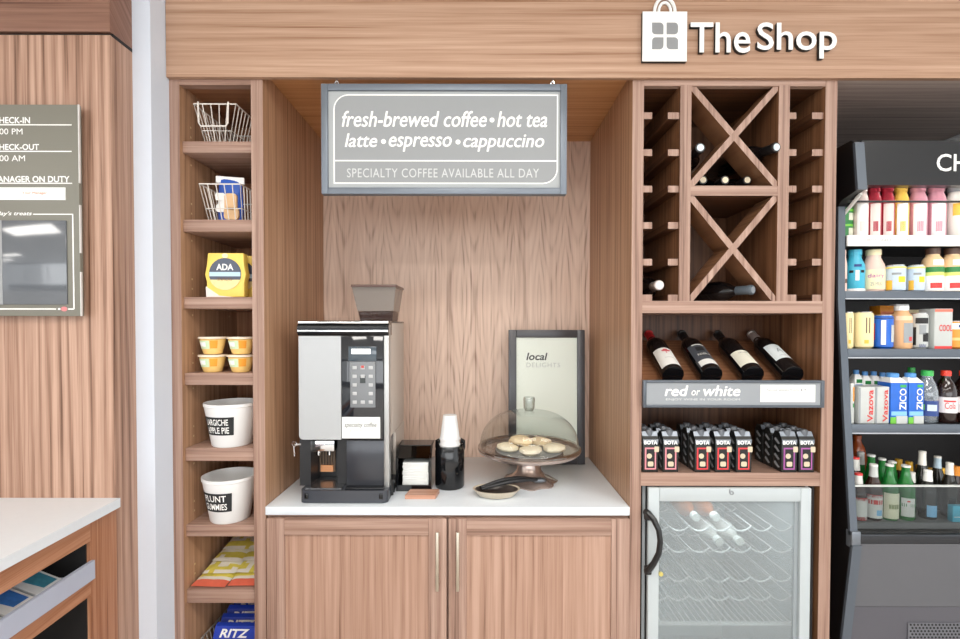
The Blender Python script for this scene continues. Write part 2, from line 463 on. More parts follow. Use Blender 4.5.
for (ya, yb) in ((141.3, 152.6), (219.6, 231.6), (297, 308.6), (373.2, 385), (448.2, 461), (525, 536.4), (589.6, 603)):
    zt_, zb_ = Z(ya, 0.013, 215), Z(yb, 0.013, 215); SH.append(zt_)
    MB().box(XT1+0.0005, XT2-0.0005, 0.013, YT-0.001, zb_, zt_, 0.001).build('shelf', W_H, t)
zlow = 0.33
MB().box(XT1+0.0005, XT2-0.0005, 0.013, YT-0.001, zlow-0.037, zlow, 0.001).build('shelf', W_H, t)
SH.append(zlow)
# shelf-pin holes on the inside of the side panel
pins = MB()
for zc in [z_ + k for z_ in SH[:-1] for k in (0.03, 0.062, 0.19)]:
    for yy in (0.06, 0.30):
        pins.box(XT1-0.0002, XT1+0.0006, yy-0.003, yy+0.003, zc-0.003, zc+0.003)
pins.build('pin_holes', mat('pin_brass', (214, 190, 150), 0.4, 0.4), t)

# ------------------------------------------------------------------ wine display case
XW0, XW1, XW2, XW3 = 0.487, 0.523, 1.103, 1.141
YW = 0.33
t = thing('wine_display_case', 'tall walnut wine display case with crossed bottle racks', 'display case', (0.814, 0.3, 0.0))
CASE = t
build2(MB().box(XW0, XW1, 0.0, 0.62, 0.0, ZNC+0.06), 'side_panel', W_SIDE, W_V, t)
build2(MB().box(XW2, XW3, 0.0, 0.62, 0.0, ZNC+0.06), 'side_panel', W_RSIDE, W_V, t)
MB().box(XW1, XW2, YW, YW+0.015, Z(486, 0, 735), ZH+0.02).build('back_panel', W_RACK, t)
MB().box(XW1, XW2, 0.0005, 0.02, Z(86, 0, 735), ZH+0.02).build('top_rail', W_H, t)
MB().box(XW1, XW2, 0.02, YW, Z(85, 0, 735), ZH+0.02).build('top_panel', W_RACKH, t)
zr1, zr0 = Z(301, 0, 735), Z(313, 0, 735)
MB().box(XW1, XW2, 0.0005, YW-0.001, zr0, zr1).build('shelf', W_H, t)
zs1, zs0 = Z(472.9, 0, 735), Z(486, 0, 735)
MB().box(XW1, XW2, 0.0005, YW-0.001, zs0, zs1).build('shelf', W_H, t)
ZS = zs1
dx = [(X(679.7, 0, 190), X(690.7, 0, 190)), (X(777.8, 0, 190), X(788.8, 0, 190))]
ztop = Z(85, 0, 735)
for (a, b) in dx:
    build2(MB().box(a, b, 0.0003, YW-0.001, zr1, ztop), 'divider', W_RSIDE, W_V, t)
zm1, zm0 = Z(185.6, 0, 735), Z(195.6, 0, 735)
xb0, xb1 = dx[0][1], dx[1][0]
build2(MB().box(xb0, xb1, 0.001, YW-0.001, zm0, zm1), 'middle_rail', W_RACKH, W_H, t)
def cross(z0, z1):
    w = 0.020
    L_ = math.hypot(xb1-xb0, z1-z0)
    for s in (1, -1):
        cx, cz = (xb0+xb1)/2, (z0+z1)/2
        a = math.atan2(z1-z0, xb1-xb0) * s
        nx, nz = -math.sin(a)*w/2, math.cos(a)*w/2
        # two half boards with ends cut against the divider
        ex = (xb1-xb0)/2 - 0.0005
        ez = ex*math.tan(a)
        off = w/2/abs(math.cos(a))
        lim0, lim1 = z0+0.0004, z1-0.0004
        pts = []
        poly = [(cx-ex, cz-ez-off), (cx+ex, cz+ez-off), (cx+ex, cz+ez+off), (cx-ex, cz-ez+off)]
        # clip to the opening
        def clip(poly, zl, keep_above):
            out = []
            for i in range(len(poly)):
                p, q = poly[i], poly[(i+1) % len(poly)]
                ip = (p[1] >= zl) if keep_above else (p[1] <= zl); iq = (q[1] >= zl) if keep_above else (q[1] <= zl)
                if ip: out.append(p)
                if ip != iq:
                    k = (zl-p[1])/(q[1]-p[1]); out.append((p[0]+k*(q[0]-p[0]), zl))
            return out
        poly = clip(clip(poly, lim0, True), lim1, False)
        ya = 0.004 if s == 1 else 0.0045
        mb = MB(); mb.prism(poly, 'y', ya, ya+0.100); o = build2(mb, 'cross_board', W_CROSS, W_V, t)
W_CROSS = wood('walnut_cross_shade', 'y', (72, 44, 28), (126, 88, 62), (156, 114, 84))  # darker walnut paints the shade on the board sides
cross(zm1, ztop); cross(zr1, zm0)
LEDZ = [116, 152.8, 189.2, 225.6, 262.2, 298.0]
for py in LEDZ:
    for (p0, p1) in ((644.2, 652), (667.7, 677.3), (788.9, 796), (811.7, 823.4)):
        x0, x1, z0, z1 = RC(p0, py-3.3, p1, py+3.3, 0.01)
        if p0 < 650: x0 = XW1
        elif p0 < 700: x1 = dx[0][0]
        elif p0 < 800: x0 = dx[1][1]
        else: x1 = XW2
        z0 = max(z0, zr1+0.0002)
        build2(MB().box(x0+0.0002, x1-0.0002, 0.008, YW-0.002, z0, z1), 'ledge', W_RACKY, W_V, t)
# inclined display board
TH = math.radians(27); CB = Vector((0, 0.03, 1.337)); NB = Vector((0, -math.sin(TH), math.cos(TH))); DB = Vector((0, math.cos(TH), math.sin(TH)))
p0 = CB - NB*0.0382
y0_ = 0.012; zA = p0.z + (y0_-p0.y)*math.tan(TH); zB = p0.z + (YW-0.003-p0.y)*math.tan(TH)
mb = MB(); mb.prism([(y0_, zA), (YW-0.003, zB), (YW-0.003, zB-0.018), (y0_, zA-0.018)], 'x', XW1+0.0005, XW2-0.0005)
mb.build('display_board', W_INH, t)
mb = MB(); mb.box(XW1+0.0005, XW2-0.0005, 0.006, 0.0115, zA-0.018, zA+0.012); mb.build('stop_strip', W_H, t)
# ------------------------------------------------------------------ hanging coffee sign
YS = -0.014
M_SIGNFR = mat('sign_frame_grey', (112, 120, 130), 0.4, 0.3, var=0.03)
M_SIGNPL = mat('sign_panel_grey', (152, 155, 157), 0.75, var=0.015, vscale=6, spec=0.2)
M_SIGNPLT = mat('sign_border_grey', (172, 176, 178), 0.75, var=0.01, spec=0.2)
x0, x1, z0, z1 = RC(321, 83.5, 567, 194, YS)
t = thing('hanging_sign', 'grey framed coffee sign hanging on two hooks below the wood fascia', 'sign', ((x0+x1)/2, YS+0.01, z0))
fw = 0.021
f = MB()
f.box(x0, x0+fw, YS, YS+0.028, z0, z1, 0.002); f.box(x1-fw, x1, YS, YS+0.028, z0, z1, 0.002)
f.box(x0+fw, x1-fw, YS, YS+0.028, z0, z0+fw, 0.002); f.box(x0+fw, x1-fw, YS, YS+0.028, z1-fw, z1, 0.002)
f.build('frame', M_SIGNFR, t)
MB().box(x0+fw, x1-fw, YS+0.008, YS+0.024, z0+fw, z1-fw).build('panel', M_SIGNPLT, t)
ra = RC(333.5, 94.5, 558, 184, YS+0.008)
def ring_poly(mb, outer, inner, y):
    n = len(outer)
    for i in range(n):
        j = (i+1) % n
        mb.poly([(outer[i][0], y, outer[i][1]), (outer[j][0], y, outer[j][1]), (inner[j][0], y, inner[j][1]), (inner[i][0], y, inner[i][1])])
o_ = rounded(*ra, 0.048, 6, (0, 1, 0, 1)); k = 0.0042
i_ = rounded(ra[0]+k, ra[1]-k, ra[2]+k, ra[3]-k, 0.043, 6, (0, 1, 0, 1))
b = MB(); ring_poly(b, o_, i_, YS+0.0072)
zl = Z(160.0, YS, 445); b.poly([(ra[0]+k, YS+0.0072, zl-0.0022), (ra[1]-k, YS+0.0072, zl-0.0022), (ra[1]-k, YS+0.0072, zl+0.0022), (ra[0]+k, YS+0.0072, zl+0.0022)])
b.build('border_line', M_WHITE, t, smooth=False)
fl = MB(); fl.prism(i_, 'y', YS+0.0076, YS+0.0079); fl.build('field', M_SIGNPL, t, smooth=False)
ys = YS+0.0068
txt('fresh-brewed coffee', RC(342, 111, 486.5, 126.8, ys), ys, M_WHITE, t, shear=0.22, fat=0.0009)
txt('•', RC(489.5, 117.5, 494.5, 122.5, ys), ys, M_WHITE, t)
txt('hot tea', RC(497.5, 111.5, 547, 127, ys), ys, M_WHITE, t, shear=0.22, fat=0.0009)
txt('latte', RC(345, 133.5, 377, 147, ys), ys, M_WHITE, t, shear=0.22, fat=0.0009)
txt('•', RC(381, 139, 386, 144, ys), ys, M_WHITE, t)
txt('espresso', RC(389, 136.5, 451.5, 151.5, ys), ys, M_WHITE, t, shear=0.22, fat=0.0009)
txt('•', RC(455.5, 139.5, 460.5, 144.5, ys), ys, M_WHITE, t)
txt('cappuccino', RC(463.5, 134.5, 544, 151.5, ys), ys, M_WHITE, t, shear=0.22, fat=0.0009)
txt('SPECIALTY COFFEE AVAILABLE ALL DAY', RC(347, 168.5, 539, 177.5, ys), ys, mat('print_pale', (204, 207, 208), 0.6), t, spacing=1.1)
for px in (336.8, 552.5):
    xh = X(px, YS+0.008, 80)
    h = MB(); zt2 = z1
    h.tube([(xh, YS+0.008, ZH-0.0004), (xh, YS+0.008, zt2+0.006)], 0.0026, 6)
    h.tube([(xh+0.0055*math.cos(a), YS+0.008, zt2+0.005+0.0055*math.sin(a)) for a in [i*2*PI/12 for i in range(12)]], 0.0022, 6, True)
    h.build('hook', M_CHROME, t)

# ------------------------------------------------------------------ shop sign on the fascia
YF = -0.0165
M_SIDE = mat('letter_return_black', (34, 34, 34), 0.5)
t = thing('shop_sign', 'white raised shopping bag emblem and letters reading The Shop on the wood fascia', 'sign', (X(740, YF, 50), YF, Z(62, YF, 740)))
yb = YF-0.013
x0, x1, z0, z1 = RC(642.5, 11.5, 687, 61.3, yb)
b = MB(); b.mi = 0; b.prism([(x0, z0), (x1, z0), (x1, z1), (x0, z1)], 'y', yb+0.001, YF-0.0002); b.mi = 1
b.box(x0, x1, yb, yb+0.001, z0, z1)
bag = b.build('bag_emblem', [M_SIDE, M_WHITE], t, smooth=False)
for (rx_, ry_, yy) in ((10.2, 14.5, 0.0), (6.0, 9.5, 0.003)):
    pth = [P(664.7-rx_*math.cos(a), 12.2 - ry_*math.sin(a), yb+0.005+yy) for a in [PI*i/18 for i in range(19)]]
    MB().tube(pth, 0.0052 if yy == 0 else 0.0046, 8).build('bag_handle', M_WHITE, bag)
for (qa, qb, cor) in (((652, 22.7), (663.4, 34.4), (1, 0, 1, 0)), ((666.6, 22.7), (678, 34.4), (0, 1, 1, 0)), ((652, 37.4), (663.4, 49.3), (0, 1, 0, 1)), ((666.6, 37.4), (678, 49.3), (1, 0, 1, 0))):
    rr = RC(qa[0], qa[1], qb[0], qb[1], yb)
    q = MB(); q.prism(rounded(*rr, 0.011, 5, cor), 'y', yb-0.0008, yb-0.0001)
    q.build('grey_square', mat('emblem_grey', (140, 142, 144), 0.5), bag, smooth=False)
def letters(body, px0, py0, px1, py1):
    rect = RC(px0, py0, px1, py1, yb)
    me = text_data(body, bold=0.010, extrude=0.5, res=4)
    mb = MB(); mb.bm.from_mesh(me); bpy.data.meshes.remove(me)
    xs = [v.co.x for v in mb.bm.verts]; yy = [v.co.y for v in mb.bm.verts]
    a0, a1, c0, c1 = min(xs), max(xs), min(yy), max(yy)
    for v in mb.bm.verts:
        u = (v.co.x-a0)/(a1-a0); w_ = (v.co.y-c0)/(c1-c0)
        v.co = Vector((rect[0]+u*(rect[1]-rect[0]), yb if v.co.z > 0 else YF-0.0003, rect[2]+w_*(rect[3]-rect[2])))
    bmesh.ops.remove_doubles(mb.bm, verts=mb.bm.verts[:], dist=1e-6)
    bmesh.ops.recalc_face_normals(mb.bm, faces=mb.bm.faces[:]); mb.bm.normal_update()
    for f in mb.bm.faces: f.material_index = 0 if abs(f.normal.y) > 0.9 else 1
    mb.build('letters', [M_WHITE, M_SIDE], t, smooth=False)
letters('The', 690.5, 22.3, 750.5, 52.8)
letters('Shop', 757.3, 22.3, 837.0, 58.5)

# ------------------------------------------------------------------ coffee machine
M_SILVER = mat('machine_silver_panel', (178, 181, 183), 0.35, 0.2, var=0.02)
M_STEEL = mat('machine_side_steel', (200, 190, 181), 0.55, 0.0, var=0.02)
M_CHAR = mat('machine_charcoal', (62, 65, 72), 0.25, var=0.03)
YM = 0.062
xL, xR = X(297.5, YM, 400), X(388.5, YM, 400)
zT = Z(320.5, YM, 345)
t = thing('coffee_machine', 'tall silver and black coffee machine with a bean hopper on the white counter', 'coffee machine', ((xL+xR)/2, 0.22, ZCT))
YB = 0.395
zD = Z(440, YM, 340)      # bottom of the upper door
zTray = Z(490.5, 0.025, 340)
body = MB()
body.box(xL+0.004, xR, YM+0.02, YB, zD, zT-0.006, 0.006)
body.box(xL+0.004, xR, YM+0.14, YB, ZCT+0.012, zD)
body.build('body', M_STEEL, t)
# brew bay side cheeks and back
bay = MB()
bx1 = X(346, YM, 470)
bay.box(xL+0.002, X(309.5, YM, 470), YM+0.012, YM+0.14, zTray, zD)
bay.box(X(309.5, YM, 470), bx1, YM+0.11, YM+0.14, zTray, zD)
bay.box(X(335, YM, 470), bx1, YM+0.03, YM+0.14, zTray, zD)
bay.build('brew_bay', M_BLACKMT, t)
rb = MB()
for i in range(9):
    xx = X(311.5+i*2.8, YM+0.1, 465); rb.tube([(xx, YM+0.108, zTray+0.02), (xx, YM+0.108, zD-0.03)], 0.0042, 6)
rb.build('ribbed_splashback', mat('ribbed_bronze', (168, 146, 128), 0.3, 0.5), t)
x0, x1, z0, z1 = RC(321, 465, 333.5, 471.5, YM+0.1)
MB().box(x0, x1, YM+0.097, YM+0.102, z0, z1).build('warning_tag', mat('tag_orange', (226, 158, 110), 0.6), t)
x0, x1, z0, z1 = RC(310.5, 441.2, 335, 450.6, YM+0.04)
n = MB(); n.box(x0, x1, YM+0.03, YM+0.10, z0, z1+0.004, 0.002)
for k in (0.25, 0.7): n.lathe([(0.006, 0), (0.006, -0.02), (0, -0.02)], (x0+(x1-x0)*k, YM+0.06, z0), 10)
n.build('dispensing_spout', M_CHROME, t)
x0, x1, z0, z1 = RC(346.3, 440.4, 386.2, 489.3, YM)
MB().box(x0, x1, YM, YM+0.14, z0, z1, 0.003).build('lower_door', mat('machine_door_grey', (60, 62, 68), 0.2, 0.2, var=0.03), t)
# upper door
x0, x1, z0, z1 = RC(299, 336, 341.2, 439.5, YM-0.006)
m = MB(); m.prism(rounded(x0, x1, z0, z1, 0.014, 4, (1, 0, 0, 0)), 'y', YM-0.008, YM+0.02); m.build('silver_panel', M_SILVER, t)
x0, x1, z0, z1 = RC(341.4, 336, 383.4, 439.5, YM-0.006)
gp = MB().box(x0, x1, YM-0.007, YM+0.02, z0, z1, 0.002).build('glossy_panel', mat('machine_glossy_panel', (30, 32, 38), 0.05, var=0.02, spec=0.8), t)
x0, x1, z0, z1 = RC(384, 324, 389.3, 490, YM)
MB().box(x0, x1, YM-0.004, YM+0.03, z0, z1, 0.003).build('corner_trim', mat('trim_brushed', (186, 187, 186), 0.35, 0.6), t)
x0, x1, z0, z1 = RC(298, 320.5, 389, 335.5, YM)
cap = MB(); pr = [(YM+0.05, z1), (YM+0.012, z1-0.002), (YM-0.006, z1-0.014), (YM-0.010, z1-0.026), (YM-0.008, z0+0.010), (YM-0.004, z0), (YM+0.05, z0)]
cap.prism(pr, 'x', x0, x1); ch = MB(); ch.box(x0+0.001, x1-0.001, YM-0.0085, YM+0.02, z1-0.011, z1-0.002, 0.003); ch.box(x0+0.001, x1-0.001, YM-0.0115, YM-0.004, z0+0.012, z0+0.018, 0.001); ch.build('highlight_strip', M_CHROME, t)  # strips added to paint the bright highlights along the top bar
cap.build('top_bar', mat('top_bar_black', (26, 28, 32), 0.16, 0.6, var=0.02, spec=0.7), t)
MB().box(x0+0.004, x1-0.002, YM+0.03, YB, z1-0.006, z1-0.001, 0.001).build('lid', M_BLACKPL, t)
x0, x1, z0, z1 = RC(350.3, 362.2, 375.4, 407.5, YM-0.009)
kp = MB().box(x0, x1, YM-0.010, YM-0.006, z0, z1, 0.001).build('keypad', mat('keypad_grey', (128, 132, 136), 0.4), t)
bt = MB()
for c_ in range(3):
    for r_ in range(5):
        if c_ == 1 and r_ in (1, 2): continue
        cx = x0+(x1-x0)*(0.18+0.32*c_); cz = z0+(z1-z0)*(0.12+0.19*r_)
        bt.box(cx-0.007, cx+0.007, YM-0.0125, YM-0.010, cz-0.0055, cz+0.0055, 0.001)
bt.build('button', mat('button_grey', (188, 190, 192), 0.4), kp)
cx = (x0+x1)/2; cz = z0+(z1-z0)*0.62
MB().box(cx-0.009, cx+0.009, YM-0.0118, YM-0.0098, cz-0.012, cz+0.012).build('display', mat('display_dark', (60, 66, 66), 0.2), kp)
cz = z0+(z1-z0)*0.90
MB().box(cx-0.005, cx+0.005, YM-0.0130, YM-0.0100, cz-0.004, cz+0.004).build('button', mat('button_red', (196, 70, 66), 0.4), kp)
x0, x1, z0, z1 = RC(348.5, 346.5, 376.5, 361, YM-0.007)
MB().box(x0, x1, YM-0.009, YM-0.0065, z0, z1, 0.001).build('display_window', mat('display_window', (70, 82, 92), 0.06, spec=0.8), t)
x0, x1, z0, z1 = RC(351.5, 348.8, 370.5, 354.0, YM-0.009)
MB().box(x0, x1, YM-0.0096, YM-0.0088, z0, z1).build('panel_reflection', mat('panel_reflection', (246, 250, 252), 0.4, emit=0.5), t)  # glowing bar stands in for a bright reflection on the glossy panel
x0, x1, z0, z1 = RC(342, 417, 380.2, 438.3, YM-0.008)
cd = MB().box(x0, x1, YM-0.0095, YM-0.0072, z0, z1).build('notice_card', M_PAPER, t)
txt('specialty coffee', RC(344.5, 422.5, 376.5, 428.5, YM-0.0098), YM-0.0098, M_BLACKPRINT, cd, shear=0.2)
txt('press to brew', RC(350, 429.8, 373, 432, YM-0.0098), YM-0.0098, M_GREYPRINT, cd)
# drip tray
x0, x1 = X(299.5, 0.022, 495), X(387.5, 0.022, 495)
tr = MB(); tr.prism(rounded(x0, x1, 0.022, YM+0.16, 0.02, 4, (1, 1, 0, 0)), 'z', ZCT+0.002, zTray)
tr.build('drip_tray', M_CHAR, t)
gr = MB(); gr.box(x0+0.012, bx1-0.01, 0.04, YM+0.1, zTray, zTray+0.003)
gr.build('drip_grate', mat('grate_steel', (150, 152, 156), 0.2, 0.9), t)
pd = MB(); pd.box(bx1+0.004, xR-0.012, 0.035, YM+0.01, zTray, zTray+0.006, 0.002); pd.build('tray_step', M_BLACKPL, t)
ft = MB()
for px in (306.5, 381): 
    xx = X(px, 0.022, 498); ft.box(xx-0.006, xx+0.006, 0.019, 0.023, ZCT+0.016, ZCT+0.034, 0.001)
xx = X(392, 0.1, 480); ft.tube([(xR+0.004, 0.09, ZCT+0.006), (xR+0.004, 0.09, ZCT+0.06)], 0.007, 8); ft.tube([(xR+0.004, 0.12, ZCT+0.006), (xR+0.004, 0.12, ZCT+0.05)], 0.007, 8)
ft.build('latch', M_BLACKPL, t)
# key in the side lock
KY = 0.072; kz = Z(444.5, KY, 294); xk = X(299.5, KY, 445)
kk = MB(); kk.tube([(xk+0.004, KY+0.004, kz), (xk-0.016, KY, kz)], 0.004, 8)
kk.tube([(xk-0.018+0.008*math.cos(a), KY, kz+0.002+0.008*math.sin(a)) for a in [i*PI/6 for i in range(12)]], 0.0018, 6, True)
kk.tube([(xk-0.020, KY, kz-0.006), (xk-0.018, KY, kz-0.040)], 0.0022, 6); kk.tube([(xk-0.018, KY, kz-0.03), (xk-0.013, KY, kz-0.03)], 0.0018, 6)
kk.build('key', M_CHROME, t)
# bean hopper
YH = 0.20
tl, tr_ = P(352, 286.5, YH), P(396, 286.5, YH); bl, br = P(359.5, 319.5, YH), P(391.8, 319.5, YH)
dp = 0.16
zt_, zb_ = tl.z, zT-0.002
def ring4(xa, xb, ya, yb_, z): return [(xa, ya, z), (xb, ya, z), (xb, yb_, z), (xa, yb_, z)]
zm_ = zb_+(zt_-zb_)*0.30; km = 0.30
mxa, mxb = bl.x+(tl.x-bl.x)*km, br.x+(tr_.x-br.x)*km; mya, myb = YH+0.01-0.015*km, YH+dp-0.03+0.03*km
hp = MB(); hp.hexa(ring4(mxa, mxb, mya, myb, zm_+0.0004) + ring4(tl.x, tr_.x, YH-0.005, YH+dp, zt_))
hop = hp.build('bean_hopper', glass('hopper_plastic', (214, 208, 202), 0.05, 0.4, 2.5, veil=0.40, veilcol=(176, 170, 164)), t, smooth=False)
hl = MB(); hl.hexa(ring4(bl.x, br.x, YH+0.01, YH+dp-0.03, zb_) + ring4(mxa, mxb, mya, myb, zm_))
hl.build('hopper_base', glass('hopper_clear', (235, 230, 226), 0.03, 0.3, 3.0), hop, smooth=False)
bn = MB(); zmid = Z(311.5, YH, 375); kf = (zmid-zb_)/(zt_-zb_)
xa, xb = bl.x+(tl.x-bl.x)*kf+0.002, br.x+(tr_.x-br.x)*kf-0.002
bn.hexa(ring4(bl.x+0.002, br.x-0.002, YH+0.012, YH+dp-0.032, zb_+0.001) + ring4(xa, xb, YH+0.008, YH+dp-0.03, zmid))
bo = bn.build('coffee_beans', mat('coffee_beans', (64, 38, 30), 0.5, var=0.7, vscale=160, bump=1.0), hop, smooth=False)
bo['kind'] = 'stuff'
rm = MB(); rm.box(tl.x-0.003, tr_.x+0.003, YH-0.008, YH+dp+0.003, zt_-0.002, zt_+0.007, 0.002)
rm.build('hopper_lid', mat('hopper_lid_brown', (98, 72, 64), 0.3), hop)

# ------------------------------------------------------------------ napkin box
pb = PZ(415.5, 491.5, ZCT); y0 = pb.y
x0, x1 = X(396, y0, 470), X(431.5, y0, 470)
t = thing('napkin_dispenser', 'small black napkin box with a clear sloping front beside the coffee machine', 'napkin holder', ((x0+x1)/2, y0+0.06, ZCT))
ztp, zsl = Z(445, y0+0.05, 420), Z(458, y0, 415)
b = MB(); b.box(x0, x1, y0, y0+0.13, ZCT+0.0005, ZCT+0.012)
sd = [(y0, ZCT+0.012), (y0+0.13, ZCT+0.012), (y0+0.13, ztp), (y0+0.05, ztp), (y0, zsl)]
b.prism(sd, 'x', x0, x0+0.007); b.prism(sd, 'x', x1-0.007, x1)
b.box(x0+0.007, x1-0.007, y0+0.122, y0+0.13, ZCT+0.012, ztp); b.box(x0+0.007, x1-0.007, y0+0.05, y0+0.122, ztp-0.006, ztp)
b.box(x0+0.007, x1-0.007, y0, y0+0.006, ZCT+0.012, ZCT+0.022)
b.build('box_body', M_BLACKPL, t)
g = MB(); g.hexa([(x0+0.008, y0+0.001, zsl-0.002), (x1-0.008, y0+0.001, zsl-0.002), (x1-0.008, y0+0.004, zsl-0.002), (x0+0.008, y0+0.004, zsl-0.002),
                  (x0+0.008, y0+0.048, ztp-0.003), (x1-0.008, y0+0.048, ztp-0.003), (x1-0.008, y0+0.051, ztp-0.003), (x0+0.008, y0+0.051, ztp-0.003)])
g.build('sloping_flap', glass('smoked_acrylic', (90, 92, 98), 0.08, 0.5, 2.5), t, smooth=False)
t2 = thing('napkin_stack', 'stack of white paper napkins inside the small black napkin box', 'napkins', ((x0+x1)/2, y0+0.06, ZCT+0.012))
nb = MB()
for i in range(14):
    nb.box(x0+0.022+random.uniform(-.002, .002), x1-0.012+random.uniform(-.002, .002), y0+0.012+random.uniform(0, .002), y0+0.108, ZCT+0.0125+i*0.0062, ZCT+0.0125+i*0.0062+0.0058, 0.0012)
nb.build('napkin', M_PAPER, t2)

# ------------------------------------------------------------------ cup canister and cups
pc = PZ(449.5, 491.5, ZCT); cc = (X(449.5, pc.y+0.045, 470), pc.y+0.058, ZCT)
t = thing('cup_canister', 'glossy black canister holding the white paper cups', 'canister', cc)
hc = Z(447.5, cc[1]-0.04, 449)-ZCT
c = MB(); R0 = 0.0535
c.lathe([(0, 0.0005), (R0*0.94, 0.0005), (R0, 0.006), (R0, hc*0.86), (R0*0.93, hc*0.93), (R0*0.90, hc), (R0*0.84, hc), (R0*0.84, 0.01), (0, 0.01)], cc, 32)
c.build('canister_body', M_BLACKPL, t)
hd = MB()
for s in (-1, 1):
    hd.tube([(cc[0]+s*0.84*(R0-0.002), cc[1]+0.030, ZCT+hc*0.75), (cc[0]+s*0.84*(R0+0.007), cc[1]+0.030, ZCT+hc*0.9), (cc[0]+s*0.84*(R0+0.006), cc[1]+0.030, ZCT+hc*1.06), (cc[0]+s*0.84*(R0-0.002), cc[1]+0.030, ZCT+hc*1.10), (cc[0]+s*0.84*(R0-0.004), cc[1]+0.030, ZCT+hc*1.0)], 0.0055, 8)
hd.build('clasp', M_BLACKPL, t)
ztop_c = Z(414.8, cc[1], 450)
M_CUP = mat('paper_cup_white', (238, 239, 240), 0.55, var=0.01)
cup_h = 0.088
def cup(z, lab):
    t = thing('paper_cup', lab, 'paper cup', (cc[0]+0.0005, cc[1], z), 'white paper cups in the canister')
    MB().lathe([(0, cup_h), (0.0235, cup_h), (0.0245, cup_h-0.001), (0.036, 0.004), (0.0385, 0.003), (0.0385, 0), (0.0365, 0), (0.0345, 0.004), (0.0232, cup_h-0.006), (0, cup_h-0.006)], seg=28).build('cup_wall', M_CUP, t, world=False)
for i, lab in enumerate(('white paper cup at the top of the upturned stack in the black canister', 'white paper cup second from the top of the stack in the canister',
                         'white paper cup third from the top of the stack in the canister', 'white paper cup lowest in view, sunk into the mouth of the black canister')):
    cup(ztop_c-cup_h-i*0.021, lab)

# ------------------------------------------------------------------ small wooden block
q = [PZ(405, 499.3, ZCT), PZ(435.5, 499.3, ZCT), PZ(439.5, 493, ZCT), PZ(410.5, 493, ZCT)]
b = MB(); b.hexa([(p.x, p.y, ZCT+0.0006) for p in q] + [(p.x, p.y, ZCT+0.014) for p in q])
tag(b.build('wooden_coaster', wood('oak_coaster', 'x', (140, 96, 76), (184, 136, 112), (204, 158, 134))), 'small flat brown wooden coaster in front of the black napkin box', 'coaster')

# ------------------------------------------------------------------ local delights frame
YL = 0.478
x0, x1, z0, z1 = RC(508.8, 329.8, 585.6, 468, YL); z0 = ZCT+0.001
t = thing('poster_frame', 'dark grey frame with a pale local delights poster leaning at the back of the counter', 'poster', ((x0+x1)/2, YL+0.02, ZCT))
TL = math.radians(2.0)
MT = Matrix.Translation(((x0+x1)/2, YL, z0)) @ Matrix.Rotation(-TL, 4, 'X') @ Matrix.Translation((-(x0+x1)/2, -YL, -z0))
M_FRAME = mat('frame_charcoal', (72, 72, 76), 0.3, 0.2, var=0.04)
fw = 0.033
f = MB(); d = 0.03
for (a, b_, c_, e) in ((x0, x0+fw, z0, z1), (x1-fw, x1, z0, z1), (x0+fw, x1-fw, z0, z0+fw), (x0+fw, x1-fw, z1-fw, z1)):
    f.box(a, b_, YL, YL+d, c_, e, 0.003)
f.xf(MT).build('frame', M_FRAME, t)
MB().box(x0+fw-0.001, x1-fw+0.001, YL+0.008, YL+0.02, z0+fw-0.001, z1-fw+0.001).xf(MT).build('poster_sheet', mat('poster_sage', (220, 227, 217), 0.8, var=0.015, vscale=5), t)
pl = MB().box(x0+fw-0.0008, x1-fw+0.0008, YL+0.0055, YL+0.007, z0+fw-0.0008, z1-fw+0.0008).xf(MT); pl.build('glazing', glass('poster_glazing', (255, 255, 255), 0.012, 0.3, 4.0, rough=0.2), t, smooth=False)
def ttx(body, rect, m, **k):
    o = txt(body, rect, 0, m, None, **k)
    for v in o.data.vertices: v.co = MT @ (v.co + Vector((0, YL+0.0074, 0))) - Vector(t.location)
    o.parent = t
ttx('local', RC(526.8, 353, 548.3, 360.5, YL), M_BLACKPRINT, shear=0.2, bold=0.02)
ttx('DELIGHTS', RC(527, 363, 561, 367.6, YL), mat('print_faint', (176, 182, 178), 0.7), spacing=1.15)

# ------------------------------------------------------------------ cake stand, dome, pastries
cs = PZ(529.5, 482.0, ZCT); CXs, CYs = X(529, cs.y, 450), cs.y
SC = F/(CYs-EYE.y)
Rp = 51.5/SC
t = thing('cake_stand', 'coppery footed cake stand on the white counter in front of the poster', 'cake stand', (CXs, CYs, ZCT))
zp = Z(451.5, CYs, 529)-ZCT
M_COP = mat('mercury_glass_copper', (190, 173, 164), 0.18, 0.7, var=0.15, vscale=40)
def wob(t_, r, z): return 1 + (0.07*math.cos(8*t_) if z < 0.012 else 0)
MB().lathe([(0, 0.0005), (0.098, 0.0005), (0.102, 0.006), (0.092, 0.013), (0.066, 0.024), (0.047, 0.045), (0.040, zp-0.03), (0.046, zp-0.012), (0.06, zp-0.004)], (CXs, CYs, ZCT), 48, wob=wob).build('pedestal', M_COP, t)
MB().lathe([(0, zp-0.006), (0.06, zp-0.006), (Rp-0.012, zp-0.002), (Rp-0.002, zp+0.006), (Rp, zp+0.012), (Rp-0.004, zp+0.014), (Rp-0.016, zp+0.006), (0.06, zp+0.002), (0, zp+0.002)], (CXs, CYs, ZCT), 56).build('plate', M_COP, t)
zpl = ZCT+zp+0.0025
MB().lathe([(0, 0), (0.118, 0), (0.126, 0.004), (0.124, 0.006), (0.116, 0.003), (0, 0.003)], (CXs, CYs, zpl), 40).build('silver_liner', mat('liner_silver', (172, 176, 180), 0.3, 0.3), t)
zdm = ZCT+zp+0.0095
td = thing('cake_dome', 'clear glass dome with a knob covering the cookies on the stand', 'cake dome', (CXs, CYs, zdm))
Rd = Rp-0.006; Hd = Z(409.5, CYs, 529)-zdm-0.003
